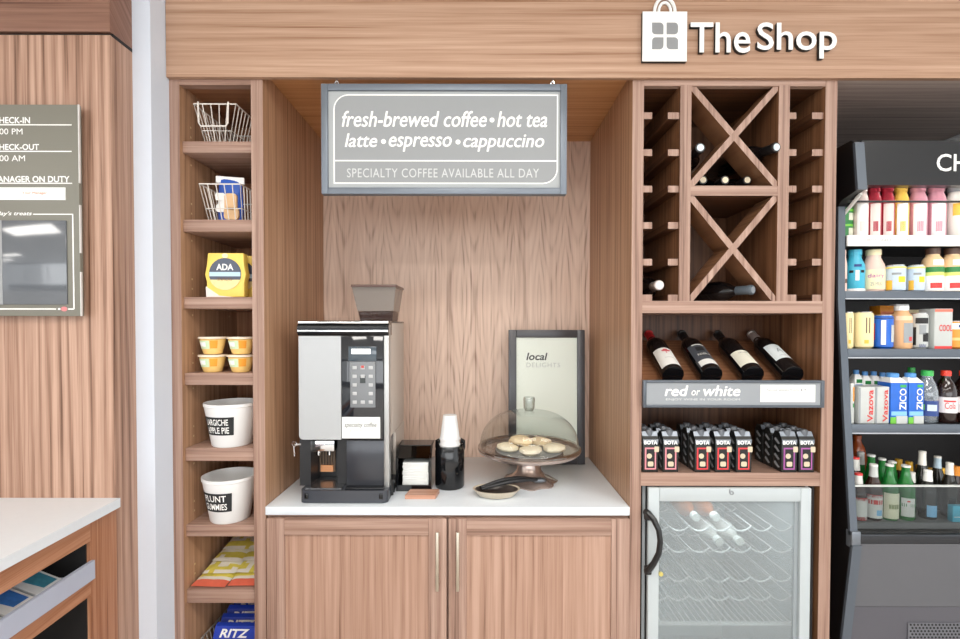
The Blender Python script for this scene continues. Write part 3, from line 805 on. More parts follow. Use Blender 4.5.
pr = [(Rd, 0.006), (Rd+0.003, 0.010), (Rd-0.002, 0.016)] + [(Rd*math.cos(a)**0.72*0.985, 0.016+(Hd-0.016)*math.sin(a)) for a in [PI/2*i/14 for i in range(1, 15)]]
pr[-1] = (0.0, Hd)
inn = [(max(0, r-0.0035), z-0.003 if r < Rd*0.6 else z-0.001) for (r, z) in pr[::-1]]
M_DOME = glass('dome_glass', (246, 248, 247), 0.03, 0.85, 3.8)
MB().lathe(pr, (CXs, CYs, zdm), 56).build('dome_shell', M_DOME, td)
MB().lathe([(Rd-0.005, 0.006), (Rd+0.004, 0.005), (Rd+0.0055, 0.010), (Rd+0.001, 0.014), (Rd-0.006, 0.011), (Rd-0.005, 0.006)], (CXs, CYs, zdm), 56).build('dome_rim', glass('dome_rim_glass', (216, 205, 198), 0.18, 0.6, 1.6), td)
kh = Z(396.8, CYs, 527)-zdm
MB().lathe([(0, Hd-0.002), (0.015, Hd-0.001), (0.0165, Hd+0.004), (0.0205, Hd+0.010), (0.022, kh-0.008), (0.020, kh-0.001), (0, kh)], (CXs, CYs, zdm), 24).build('knob', glass('knob_glass', (226, 230, 228), 0.14, 0.6, 1.6), td)
M_PAST = [mat('pastry_cream', (244, 232, 206), 0.8, var=0.12, vscale=60, bump=0.6), mat('pastry_golden', (236, 214, 176), 0.8, var=0.15, vscale=60, bump=0.6)]
plab = ['pale round cookie at the left end of the plate under the dome', 'pale round cookie lying behind the front cookie under the dome', 'round cookie nearest the front of the plate under the dome',
        'golden round cookie behind, right of centre under the dome', 'pale round cookie at the right end of the plate under the dome', 'golden round cookie tilted on top of the front cookies under the dome']
for i, (dx_, dy_, dz_, tl_) in enumerate(((-0.078, -0.012, 0.0165, 0.1), (-0.03, 0.062, 0.0165, 0.1), (0.000, -0.060, 0.0165, -0.1), (0.052, 0.066, 0.018, 0.1), (0.090, -0.024, 0.0165, -0.1), (-0.030, -0.012, 0.0425, 0.2))):
    b = MB().lathe([(0, -0.011), (0.032, -0.011), (0.042, -0.002), (0.040, 0.008), (0.026, 0.014), (0, 0.016)], seg=18, wob=lambda a, r, z: 1+0.05*math.sin(3*a+i)+0.03*math.sin(7*a))
    b.xf(Matrix.Rotation(tl_*0.5, 4, 'Y'))
    o = b.build('cookie', M_PAST[i % 2]); o.location = (CXs+dx_, CYs+dy_, zpl+dz_)
    tag(o, plab[i], 'cookie', 'cookies under the glass dome')

# ------------------------------------------------------------------ spoon rest and tongs
sr = PZ(496.5, 500.0, ZCT); sy = sr.y + 0.035; sxx = X(496.5, sy, 492)
t = thing('spoon_rest', 'small beige oval dish at the front of the counter', 'dish', (sxx, sy, ZCT))
MB().lathe([(0, 0.0005), (0.036, 0.0005), (0.052, 0.006), (0.068, 0.026), (0.0705, 0.0285), (0.067, 0.0285), (0.05, 0.010), (0, 0.006)], (0, 0, 0), 36, 1.16, 0.78).build('dish_body', [mat('stoneware_beige', (202, 190, 170), 0.45, var=0.06)], t, world=False)
MB().lathe([(0.0, 0.0066), (0.05, 0.0106), (0.064, 0.0262), (0.0, 0.0266)][:3], (0, 0, 0), 36, 1.15, 0.77).build('dish_inside', mat('stoneware_dark_inside', (70, 62, 58), 0.3), t, world=False)
tg = thing('serving_tongs', 'black handled serving tongs resting across the beige dish', 'tongs', (sxx, sy, ZCT+0.03))
a_ = Vector((sxx-0.052, sy+0.008, ZCT+0.020)); e_ = PZ(545.5, 480, ZCT+0.030); e_.z = ZCT+0.022
for s in (-1, 1):
    mb = MB(); pts = []; dirv = (e_-a_)
    side = Vector((-dirv.y, dirv.x, 0)).normalized()
    for i in range(13):
        k = i/12; pts.append(a_ + dirv*k + side*s*(0.017*math.sin(PI*min(1, 0.15+k*0.92)))*0.9 + Vector((0, 0, 0.016*math.sin(PI*k)+0.006)))
    mb.tube(pts, [0.0075-0.002*abs(2*i/12-1) for i in range(13)], 8); mb.build('tong_arm', M_BLACKMT, tg)
mb = MB(); dv = (e_-a_).normalized(); mb.tube([e_-dv*0.05+Vector((0, 0, 0.012)), e_-dv*0.02+Vector((0, 0, 0.010)), e_+Vector((0, 0, 0.006))], [0.0085, 0.010, 0.007], 10); mb.build('tong_hinge', mat('tong_steel', (120, 124, 128), 0.2, 0.9), tg)
# ------------------------------------------------------------------ wire baskets on the tower
M_WIRE = mat('wire_white', (226, 220, 212), 0.35, var=0.02)
M_WIREB = mat('wire_grey', (168, 164, 158), 0.35, 0.3, var=0.02)
def basket(label, xf0, xf1, z0, h, y0, depth, m, taper=0.03, wr=0.0019, nf=5, ns=12, handle=True, taper_r=None, group='wire baskets in the snack tower'):
    """front rim from xf0 to xf1; tapers towards its base"""
    t = thing('wire_basket', label, 'basket', ((xf0+xf1)/2, y0+depth/2, z0), group)
    z1 = z0+h; tb = taper; tr_ = tb if taper_r is None else taper_r; yb0, yb1 = y0+tb*0.5, y0+depth-tb*0.5
    rim = [(xf0, y0, z1), (xf1, y0, z1), (xf1, y0+depth, z1), (xf0, y0+depth, z1)]
    bot = [(xf0+tb, yb0, z0+wr), (xf1-tr_, yb0, z0+wr), (xf1-tr_, yb1, z0+wr), (xf0+tb, yb1, z0+wr)]
    r = MB(); r.tube(rim, wr*1.35, 6, True); r.build('rim', m, t)
    w = MB(); w.tube(bot, wr, 6, True)
    def lerp(a, b, k): return tuple(a[i]+(b[i]-a[i])*k for i in range(3))
    for (i, j, n) in ((0, 1, nf), (1, 2, ns), (3, 2, nf), (0, 3, ns)):
        for q in range(n+1):
            k = q/n; w.tube([lerp(rim[i], rim[j], k), lerp(bot[i], bot[j], k)], wr*0.8, 5)
    for q in range(1, ns):
        k = q/ns; w.tube([lerp(bot[0], bot[3], k), lerp(bot[1], bot[2], k)], wr*0.7, 5)
    mid = [lerp(rim[i], bot[i], 0.66) for i in range(4)]; w.tube(mid, wr*0.8, 5, True)
    w.build('wire_mesh', m, t)
    if handle:
        ya = y0-0.006; xa, xb = xf0+0.017, xf1-0.022
        hd = MB(); hd.tube([(xa, ya, z1+0.004), (xa+0.002, ya, z1-h*0.50), (xa+0.008, ya, z1-h*0.58), (xb-0.008, ya, z1-h*0.58), (xb-0.002, ya, z1-h*0.50), (xb, ya, z1+0.004)], wr*1.5, 6)
        hd.build('handle', m, t)
    return t
Y0 = 0.03
x0, x1, _, zz = RC(194, 104, 236, 141, Y0)
basket('empty white wire basket on the top shelf of the snack tower', x0, x1, SH[0], zz-SH[0], Y0, 0.27, M_WIRE)
x0, x1, _, zz = RC(199.5, 184, 240.5, 219, Y0)
basket('white wire basket holding a blue bag on the second shelf', x0, x1, SH[1], zz-SH[1], Y0, 0.27, M_WIRE, handle=False, taper=0.024, taper_r=0.0)
# blue biscuit bag in the second basket
yc = Y0+0.054; xc = -0.8435
t = thing('snack_bag', 'blue and white biscuit bag standing in the wire basket on the second shelf', 'snack bag', (xc, yc, SH[1]+0.006))
zt_ = Z(178, yc, 215)-SH[1]-0.006
prof = []
b = MB()
nx, nz = 8, 10
W2, D2 = 0.040, 0.020
rows = []
for s in (1, -1):
    g = []
    for j in range(nz+1):
        kz = j/nz; row = []
        for i in range(nx+1):
            kx = i/nx*2-1
            d = D2*(1-kx*kx)**0.6*(1-max(0, (kz-0.55)/0.45)**1.6)*s if abs(kx) < 1 else 0
            row.append(b.bm.verts.new((kx*W2*(1+0.06*math.sin(kz*5)), -d, kz*zt_*(1-0.05*kx*(kz)))))
        g.append(row)
    for j in range(nz):
        for i in range(nx):
            q = (g[j][i], g[j][i+1], g[j+1][i+1], g[j+1][i])
            f = b.bm.faces.new(q if s == 1 else q[::-1])
            f.material_index = 1 if (s == 1 and j < nz-2 and (i in (0, 1, 2) and j in (3, 4, 5))) else 0
bmesh.ops.remove_doubles(b.bm, verts=b.bm.verts[:], dist=1e-5)
M_BLUE = mat('bag_blue', (52, 96, 190), 0.3, var=0.12, vscale=25)
bag = b.build('bag_film', [M_BLUE, M_WHITE], t, world=False)
bi = MB()
for (cx, cz, sx_, sz_) in ((0.010, 0.062, 0.020, 0.030), (0.012, 0.024, 0.024, 0.022)):
    bi.prism(rounded(cx-sx_, cx+sx_, cz-sz_+0.003, cz+sz_, 0.011, 3), 'y', -D2-0.003, -D2+0.006)
bi.build('biscuit_print', mat('biscuit_tan', (226, 188, 142), 0.6, var=0.12, vscale=60), t, world=False)
wp = MB(); wp.prism(rounded(-0.041, -0.012, 0.070, 0.094, 0.004, 2), 'y', -D2+0.0005, -D2+0.008); wp.prism(rounded(-0.038, 0.0, 0.030, 0.056, 0.006, 2), 'y', -D2-0.0012, -D2+0.006)
wp.build('white_print', M_WHITE, t, world=False)
tp = MB(); tp.prism([(-0.047, zt_-0.016), (0.047, zt_-0.021), (0.046, zt_+0.0), (-0.047, zt_+0.006)], 'y', -0.003, 0.003); tp.build('top_seal', M_WHITE, t, world=False)
t.rotation_euler = (0.0, 0.0, 0.03)

# ------------------------------------------------------------------ yellow snack packs on the third shelf
def yellow_pack(label, xc, yc, detail=True):
    t = thing('snack_pack', label, 'snack pack', (xc, yc, SH[2]), 'yellow snack packs on the third shelf')
    w, h = 0.061, 0.146; d = 0.032
    b = MB(); b.prism([(-w, 0.002), (w, 0.002), (w, 0.05), (w+0.006, 0.075), (w, 0.105), (w-0.002, h), (-w+0.004, h), (-w, 0.105), (-w-0.006, 0.075), (-w, 0.05)], 'y', 0.0, d, 0.003)
    b.build('carton', mat('pack_yellow', (246, 214, 104), 0.4, var=0.05, vscale=18), t, world=False)
    if not detail: return t
    b = MB(); b.prism([(-w-0.001, 0.0008), (w-0.03, 0.0008), (-0.02, 0.006), (-w-0.002, 0.036)], 'y', -0.0015, 0.01); b.build('wrap_corner', mat('pack_white_corner', (232, 226, 220), 0.4), t, world=False)
    cz = 0.077; R = 0.052
    b = MB(); b.prism([(R*math.cos(a), cz+R*math.sin(a)) for a in [2*PI*i/28 for i in range(28)]], 'y', -0.0025, 0.004); lb = b.build('round_label', mat('label_slate', (84, 92, 110), 0.5, var=0.05), t, world=False)
    b = MB(); b.prism([(R*1.02*math.cos(a), cz+R*1.02*math.sin(a)) for a in [PI+math.asin(.36)+(PI-2*math.asin(.36))*i/16 for i in range(17)]], 'y', -0.0032, -0.0005); b.build('food_print', mat('print_food', (244, 218, 160), 0.6, var=0.22, vscale=70), lb, world=False)
    b = MB(); b.box(-R*0.97, R*0.97, -0.0036, -0.001, cz-0.008, cz+0.006); b.build('blue_band', mat('print_paleblue', (190, 218, 240), 0.5), lb, world=False)
    o = txt('ADA', (-0.028, 0.028, cz+0.012, cz+0.033), -0.0032, M_WHITE, lb, bold=0.03, world=False)
    txt('SNACKS', (-0.024, 0.024, cz-0.022, cz-0.013), -0.0040, mat('print_brown', (120, 84, 50), 0.6), lb, world=False)
    b = MB(); b.prism([(0.010*math.cos(a), 0.137+0.008*math.sin(a)) for a in [2*PI*i/14 for i in range(14)]], 'y', -0.002, 0.003); b.build('seal', mat('print_cream', (244, 232, 190), 0.5), t, world=False)
    return t
x0, x1, z0, z1 = RC(204, 252.5, 246.5, 296, 0.04)
yellow_pack('yellow snack pack with a round slate label at the front of the third shelf', X(225.3, 0.035, 270), 0.035).rotation_euler = (0, 0, 0.02)
yellow_pack('plain side of a second yellow snack pack behind the labelled one', X(225.3, 0.035, 270)+0.018, 0.10)

# ------------------------------------------------------------------ fruit cups on the fourth shelf
M_FCUP = mat('fruit_cup_orange', (250, 206, 130), 0.25, var=0.16, vscale=55)
def fruit_cup(label, px, row):
    r = 0.0445; hc = 0.0585
    x = X(px, 0.06, 355)
    t = thing('fruit_cup', label, 'fruit cup', (x, 0.065+0.002*row, SH[3]+row*(hc+0.0012)+0.0003), 'fruit cups on the fourth shelf')
    MB().lathe([(0, 0), (0.026, 0), (0.029, 0.003), (0.036, 0.028), (0.040, 0.050), (0, 0.052)], seg=26).build('cup_body', M_FCUP, t, world=False)
    MB().lathe([(0.038, 0.0508), (r, 0.0515), (r, 0.0575), (0, 0.0583)], seg=26).build('lid', mat('lid_cream', (240, 226, 206), 0.4), t, world=False)
    b = MB(); b.patch(0.0338, 0.018, 0.0455, -1.0, 0.2, 10, 0.0402); b.build('front_label', mat('label_mint', (206, 226, 190), 0.5, var=0.06), t, world=False)
    b = MB(); b.patch(0.0372, 0.026, 0.040, -0.75, -0.1, 8, 0.0398); b.build('label_white', M_WHITE, t, world=False)
    b = MB(); b.patch(0.0355, 0.020, 0.046, 0.25, 0.85, 6, 0.0402); b.build('side_label', mat('label_orange', (240, 160, 48), 0.5), t, world=False)
for lab, px, row in (('orange fruit cup at the bottom left of the stacked four', 212.0, 0), ('orange fruit cup at the bottom right of the stacked four', 240.5, 0),
                     ('orange fruit cup at the top left of the stacked four', 212.0, 1), ('orange fruit cup at the top right of the stacked four', 240.5, 1)):
    fruit_cup(lab, px, row)

# ------------------------------------------------------------------ white buckets
M_BUCK = mat('bucket_white', (232, 233, 233), 0.35, var=0.015)
def bucket(label, rim_l, bot_l, top_y, si, l1, l2, rot=0.0):
    z0 = SH[si]; R = 0.0865; Yc = R-0.012
    x = X(rim_l+3.2, Yc, top_y+14) + R
    h = Z(top_y, Yc-R, 229)-z0
    rb = R-(X(bot_l, Yc, 440)-X(rim_l, Yc, 440))
    t = thing('storage_bucket', label, 'bucket', (x, Yc, z0), 'white buckets in the snack tower')
    MB().lathe([(0, 0.0005), (rb-0.003, 0.0005), (rb, 0.004), (R-0.0025, h-0.012), (R, h-0.010), (R, h), (R-0.004, h), (R-0.006, h-0.012), (rb-0.004, 0.006), (0, 0.006)], seg=40).build('bucket_body', M_BUCK, t, world=False)
    za, zb_ = h*0.30, h*0.72
    ra, rz = rb+(R-rb)*0.30+0.0006, rb+(R-rb)*0.72+0.0006
    a0, a1 = -0.93+rot, 0.53+rot
    lb = MB().patch(ra, za, zb_, a0, a1, 14, rz).build('chalk_label', mat('label_black', (34, 36, 38), 0.7), t, world=False)
    wd = ra*(a1-a0); cn = (R-rb)/h
    for body, zc in ((l1, za+(zb_-za)*0.72), (l2, za+(zb_-za)*0.28)):
        txt_wrap(body, wd*0.78, (zb_-za)*0.34, rb+cn*zc+0.0014, zc, M_WHITE, lb, ang=(a0+a1)/2, bold=0.012, cone=cn)
    return t
bucket('white bucket with a black two line label on the fifth shelf', 203.5, 210.5, 405.6, 4, 'LARGICHE', 'APPLE PIE')
bucket('white bucket with a black PLUNT label on the sixth shelf', 201.7, 209, 482, 5, 'PLUNT', 'GUMMIES')

# ------------------------------------------------------------------ snack pouches on the seventh shelf
M_PY = mat('pouch_yellow', (226, 212, 96), 0.35, var=0.2, vscale=40); M_PR = mat('pouch_red', (228, 112, 88), 0.35, var=0.12, vscale=40)
M_PW = mat('pouch_white', (236, 232, 220), 0.35, var=0.04)
def pouch(label, cx, cy, z, w, d, rz, tilt, mats, group='snack pouches on the seventh shelf', red=True):
    t = thing('snack_pouch', label, 'snack pouch', (cx, cy, z), group)
    b = MB(); n = 6; m = 8
    for s in (1, -1):
        g = []
        for j in range(m+1):
            kv = j/m*2-1; row = []
            for i in range(n+1):
                ku = i/n*2-1
                hh = 0.0055*max(0, (1-ku**4))*max(0, (1-kv**4))*s+0.0012*math.sin(ku*5+kv*3)*(1-ku*ku)*(1-kv*kv)
                row.append(b.bm.verts.new((ku*w/2, kv*d/2, hh)))
            g.append(row)
        for j in range(m):
            for i in range(n):
                q = (g[j][i], g[j][i+1], g[j+1][i+1], g[j+1][i])
                f = b.bm.faces.new(q if s == 1 else q[::-1])
                f.material_index = {0: 1, 1: 1, 2: 2, 3: 0, 4: 0, 5: 2, 6: 0, 7: 2}[j] if red else ({0: 2, 1: 0, 2: 0, 3: 2, 4: 2, 5: 0, 6: 2, 7: 2}[j] if random.random() < 0.72 else random.choice((0, 2, 2)))
    bmesh.ops.remove_doubles(b.bm, verts=b.bm.verts[:], dist=1e-5)
    bmesh.ops.recalc_face_normals(b.bm, faces=b.bm.faces[:])
    b.build('pouch_film', mats, t, world=False)
    t.rotation_euler = (tilt, 0, rz)
    return t
zs = SH[6]; PM = [M_PY, M_PR, M_PW]
pl = []
names = (('red and yellow snack pouch at the front of the seventh shelf, beside the wall side', 'red and yellow snack pouch at the front of the seventh shelf, beside the divider'),
         ('yellow snack pouch second from the front, beside the wall side', 'yellow snack pouch second from the front, beside the divider'),
         ('pale yellow snack pouch third from the front, beside the wall side', 'pale yellow snack pouch third from the front, beside the divider'),
         ('pale snack pouch at the back top of the fanned pile, beside the wall side', 'pale snack pouch at the back top of the fanned pile, beside the divider'))
for r_ in range(4):
    for c_ in range(2):
        dx_ = 0.004*r_
        pl.append((names[r_][c_], (-0.894+dx_) if c_ == 0 else (-0.7875-0.0006*r_), 0.082+0.05*r_+0.006*c_, 0.0135+0.0185*r_, 0.116-0.008*r_ if c_ == 0 else 0.098, 0.125, (-0.05, 0.02, -0.03, 0.04)[r_]*(1 if c_ == 0 else -0.4)))
for lab, cx, cy, dz, w_, d_, rz_ in pl:
    pouch(lab, cx, cy, zs+dz, w_, d_, rz_, 0.11, PM, red=cy < 0.1)

# ------------------------------------------------------------------ bottom basket with blue packets
zt_ = 0.437
basket('grey wire basket of blue packets at the foot of the snack tower', -0.945, -0.745, SH[7], zt_-SH[7], 0.03, 0.30, M_WIREB, taper=0.02, wr=0.0022, nf=8, ns=14, handle=False, group='wire baskets in the snack tower')
M_PB = mat('packet_blue', (38, 66, 176), 0.3, var=0.15, vscale=35)
for i in range(5):
    yy = 0.062+i*0.042
    t = thing('cookie_packet', ['blue cookie packet with a yellow stripe at the front of the bottom basket', 'blue cookie packet second from the front of the bottom basket', 'blue cookie packet third from the front of the bottom basket',
              'blue cookie packet fourth from the front of the bottom basket', 'blue cookie packet at the back of the bottom basket'][i], 'cookie packet', (-0.845, yy, SH[7]+0.014), 'blue packets in the bottom basket')
    h = 0.130+0.006*i
    b = MB(); b.prism([(-0.014, 0), (0.014, 0), (0.017, h*0.5), (0.012, h*0.92), (0.002, h), (-0.002, h), (-0.012, h*0.92), (-0.017, h*0.5)], 'x', -0.072, 0.072)
    b.build('packet_film', M_PB, t, world=False)
    if i == 0:
        b = MB(); b.box(-0.066, 0.066, -0.0195, -0.010, h*0.28, h*0.60); b.build('yellow_stripe', mat('stripe_yellow', (240, 196, 50), 0.4), t, world=False)
    o = txt('RITZ', (-0.05, 0.052, h*0.66, h*0.86), -0.0170, M_WHITE, t, world=False, bold=0.03, shear=0.2)
    t.rotation_euler = (-0.42, 0, 0.02*((i % 3)-1))
# ------------------------------------------------------------------ wine bottles
M_WINE = mat('bottle_glass_black', (14, 14, 16), 0.08, spec=0.7, var=0.0)
M_WINEB = mat('bottle_glass_green_black', (18, 24, 20), 0.08, spec=0.7, var=0.0)
BPROF = [(0, 0.003), (0.024, 0.0), (0.035, 0.0005), (0.0365, 0.004), (0.0365, 0.185), (0.0345, 0.198), (0.028, 0.215), (0.019, 0.232), (0.0148, 0.246), (0.0142, 0.288), (0.0158, 0.289), (0.0158, 0.297), (0.0142, 0.299), (0, 0.299)]
def wine_bottle(label, M, foil, lab=None, decor=None, group=None, cork=None, name='wine_bottle'):
    t = thing(name, label, 'wine bottle', (0, 0, 0), group)
    MB().lathe(BPROF, seg=28).build('bottle_body', M_WINE, t, world=False)
    MB().lathe([(0.0149, 0.246), (0.0153, 0.247), (0.0148, 0.287), (0.0164, 0.288), (0.0164, 0.2975), (0.0146, 0.3005), (0, 0.3005)], seg=20).build('foil_capsule', foil, t, world=False)
    if cork:
        MB().lathe([(0.011, 0.3008), (0.011, 0.3022), (0, 0.3022)], seg=16).build('cap_disc', cork, t, world=False)
    if lab:
        L = MB().patch(0.0369, lab[1], lab[2], -lab[3], lab[3], 14).build('front_label', lab[0], t, world=False)
        for d in (decor or []):
            kind = d[0]
            if kind == 'text':
                _, body, w_, h_, zc, m_ = d; txt_wrap(body, w_, h_, 0.0374, zc, m_, L)
            elif kind == 'patch':
                _, m_, z0, z1, a0, a1 = d; MB().patch(0.0372, z0, z1, a0, a1, 8).build('label_print', m_, L, world=False)
            elif kind == 'tree':
                b = MB()
                for (ax, az, r) in ((0, .0, .010), (-.009, -.003, .006), (.009, -.003, .006), (0, .006, .007)):
                    b.prism([(ax+r*math.cos(q), d[2]+az+r*0.6*math.sin(q)) for q in [2*PI*i/12 for i in range(12)]], 'y', -0.0378, -0.0366)
                b.box(-0.0012, 0.0012, -0.0378, -0.0366, d[2]-0.018, d[2])
                b.build('label_print', d[1], L, world=False)
    if M is not None: t.matrix_world = M
    return t
def disp_matrix(px, py, lean):
    """bottle lying on the inclined display board, base towards the front"""
    x = X(px, CB.y, py)
    zax = Vector((lean, DB.y, DB.z)).normalized(); nrm = NB.normalized(); yax = -(nrm - zax*nrm.dot(zax)).normalized(); xax = yax.cross(zax)
    return Matrix(((xax.x, yax.x, zax.x, x), (xax.y, yax.y, zax.y, CB.y), (xax.z, yax.z, zax.z, CB.z), (0, 0, 0, 1)))
M_RED = mat('foil_red', (206, 44, 50), 0.3, 0.3); M_BLKF = mat('foil_black', (24, 24, 26), 0.3); M_SILF = mat('foil_silver', (196, 188, 184), 0.35, 0.6)
M_LAB = mat('label_offwhite', (228, 228, 224), 0.7); M_LABG = mat('label_slate_dark', (70, 74, 82), 0.6, var=0.1, vscale=200)
M_CREAM = mat('label_cream', (232, 230, 214), 0.7)
G_D = 'wine bottles on the inclined display board'
wine_bottle('wine bottle with a red foil neck and white label, on the inclined board', disp_matrix(673, 370, 0.03), M_RED, (M_LAB, 0.016, 0.124, 1.15),
            [('tree', mat('print_pinkred', (206, 96, 104), 0.6), 0.105), ('text', 'VINTNER', 0.03, 0.005, 0.060, M_GREYPRINT)], G_D)
wine_bottle('wine bottle with a dark ornate label above a white strip, second on the inclined board', disp_matrix(711.5, 370, 0.03), M_BLKF, (M_LABG, 0.018, 0.150, 1.05),
            [('patch', M_LAB, 0.020, 0.050, -0.95, 0.95), ('patch', M_LAB, 0.143, 0.150, -0.6, 0.6), ('patch', M_BLACKPRINT, 0.105, 0.130, -0.45, 0.3), ('patch', M_BLACKPRINT, 0.072, 0.094, -0.5, 0.6), ('text', 'RESERVE', 0.044, 0.012, 0.083, M_LAB)], G_D)
wine_bottle('wine bottle with a black neck and cream label, third on the inclined board', disp_matrix(753, 370, 0.03), M_BLKF, (M_CREAM, 0.024, 0.108, 1.1),
            [('text', 'CELLARS', 0.034, 0.006, 0.092, M_GREYPRINT)], G_D)
wine_bottle('wine bottle with a silver foil neck and tall white label, on the inclined board', disp_matrix(792.5, 370, 0.03), M_SILF, (mat('label_bluewhite', (222, 230, 232), 0.7), 0.058, 0.150, 0.95),
            [('text', 'A', 0.018, 0.024, 0.110, mat('print_bluegrey', (120, 136, 140), 0.6)), ('text', 'winery', 0.03, 0.006, 0.075, M_GREYPRINT)], G_D)

# bottles lying in the racks: axis from base to neck given by two points
def axis_matrix(base, tip, roll_up=Vector((0, 0, 1))):
    zax = (Vector(tip)-Vector(base)).normalized(); up = roll_up
    yax = -(up - zax*up.dot(zax)).normalized(); xax = yax.cross(zax); b = Vector(base)
    return Matrix(((xax.x, yax.x, zax.x, b.x), (xax.y, yax.y, zax.y, b.y), (xax.z, yax.z, zax.z, b.z), (0, 0, 0, 1)))
M_CORK = mat('cap_cork', (232, 218, 190), 0.6); M_CAPBL = mat('cap_pale_blue', (206, 220, 228), 0.4); M_CAPW = mat('cap_white', (232, 236, 232), 0.4)
G_R = 'wine bottles lying in the rack'
def lay(label, px, py, ytip, M_cap, foil, dxb=0.0, dzb=0.0, length=0.302):
    tip = P(px, py, ytip); d = Vector((dxb, 1.0, dzb)).normalized()
    base = tip + d*length
    wine_bottle(label, axis_matrix(base, tip), foil, None, None, G_R, M_cap)
XC = (xb0+xb1)/2
for s_, nm in ((-1, 'first of three corks, nearest the coffee nook'), (0, 'middle of three corks'), (1, 'last of three corks, nearest the diagonal bottle')):
    tip = Vector((XC-0.003+s_*0.0733, 0.052, zm1+0.0336))
    wine_bottle('wine bottle under the upper cross boards, ' + nm, axis_matrix(tip+Vector((0.0, 0.302*0.9, 0)), tip) @ Matrix.Scale(0.9, 4), M_BLKF, None, None, G_R, M_CORK)
lay('wine bottle with pale blue cap in the wedge nearest the coffee nook, above three corks', 700.5, 147.5, 0.0, M_CAPBL, M_BLKF, 0.085, -0.005)
lay('wine bottle poking out diagonally past the divider from the upper cross rack', 776.8, 147, -0.024, M_CAPBL, M_BLKF, -0.18, 0.06)
lay('wine bottle with a white cap on the lowest ledges of the narrow rack column', 659.5, 285.0, -0.002, M_CAPW, M_SILF, 0.0, 0.0)
tip = Vector((P(749, 289, 0.03).x, 0.03, zr1+0.0378))
wine_bottle('wine bottle lying slantwise with its dark cap forward in the lower cross rack', axis_matrix(tip + Vector((-0.150, 0.245, 0.0)), tip), mat('foil_greyblue', (86, 96, 104), 0.3), None, None, G_R, mat('cap_grey', (150, 158, 164), 0.3))

# ------------------------------------------------------------------ red or white sign
YR = -0.016
x0, x1, z0, z1 = RC(643.3, 380.3, 824.8, 407.8, YR)
t = thing('display_sign', 'grey framed red or white sign across the front of the wine display shelf', 'sign', ((x0+x1)/2, YR+0.008, z0))
fw = 0.011
f = MB()
for (a, b_, c_, e) in ((x0, x0+fw, z0, z1), (x1-fw, x1, z0, z1), (x0+fw, x1-fw, z0, z0+fw*0.8), (x0+fw, x1-fw, z1-fw*0.8, z1)): f.box(a, b_, YR, YR+0.015, c_, e, 0.0015)
f.build('frame', mat('sign_frame_dark', (88, 94, 102), 0.35, 0.3, var=0.03), t)
MB().box(x0+fw, x1-fw, YR+0.004, YR+0.013, z0+fw*0.8, z1-fw*0.8).build('panel', mat('sign_panel_silver', (146, 151, 156), 0.6, var=0.02), t)
yy = YR+0.0036
txt('red', RC(665, 385.7, 688, 396, yy), yy, M_WHITE, t, shear=0.2, fat=0.0011)
txt('or', RC(691.5, 390.3, 700, 395.5, yy), yy, M_WHITE, t, shear=0.2)
txt('white', RC(703.5, 385.7, 740, 396, yy), yy, M_WHITE, t, shear=0.2, fat=0.0011)
txt('ENJOY WINE IN YOUR ROOM', RC(666, 398.3, 740, 401, yy), yy, mat('print_softwhite', (208, 211, 214), 0.6), t)
cx0, cx1, cz0, cz1 = RC(760.3, 384.8, 815, 402, yy)
cd = MB().box(cx0, cx1, YR+0.0022, YR+0.0045, cz0, cz1).build('price_card', M_PAPER, t)
txt('house wines from $ 9', RC(767, 388.5, 806, 391.5, YR+0.0018), YR+0.0018, mat('print_midgrey', (110, 112, 114), 0.7), cd)

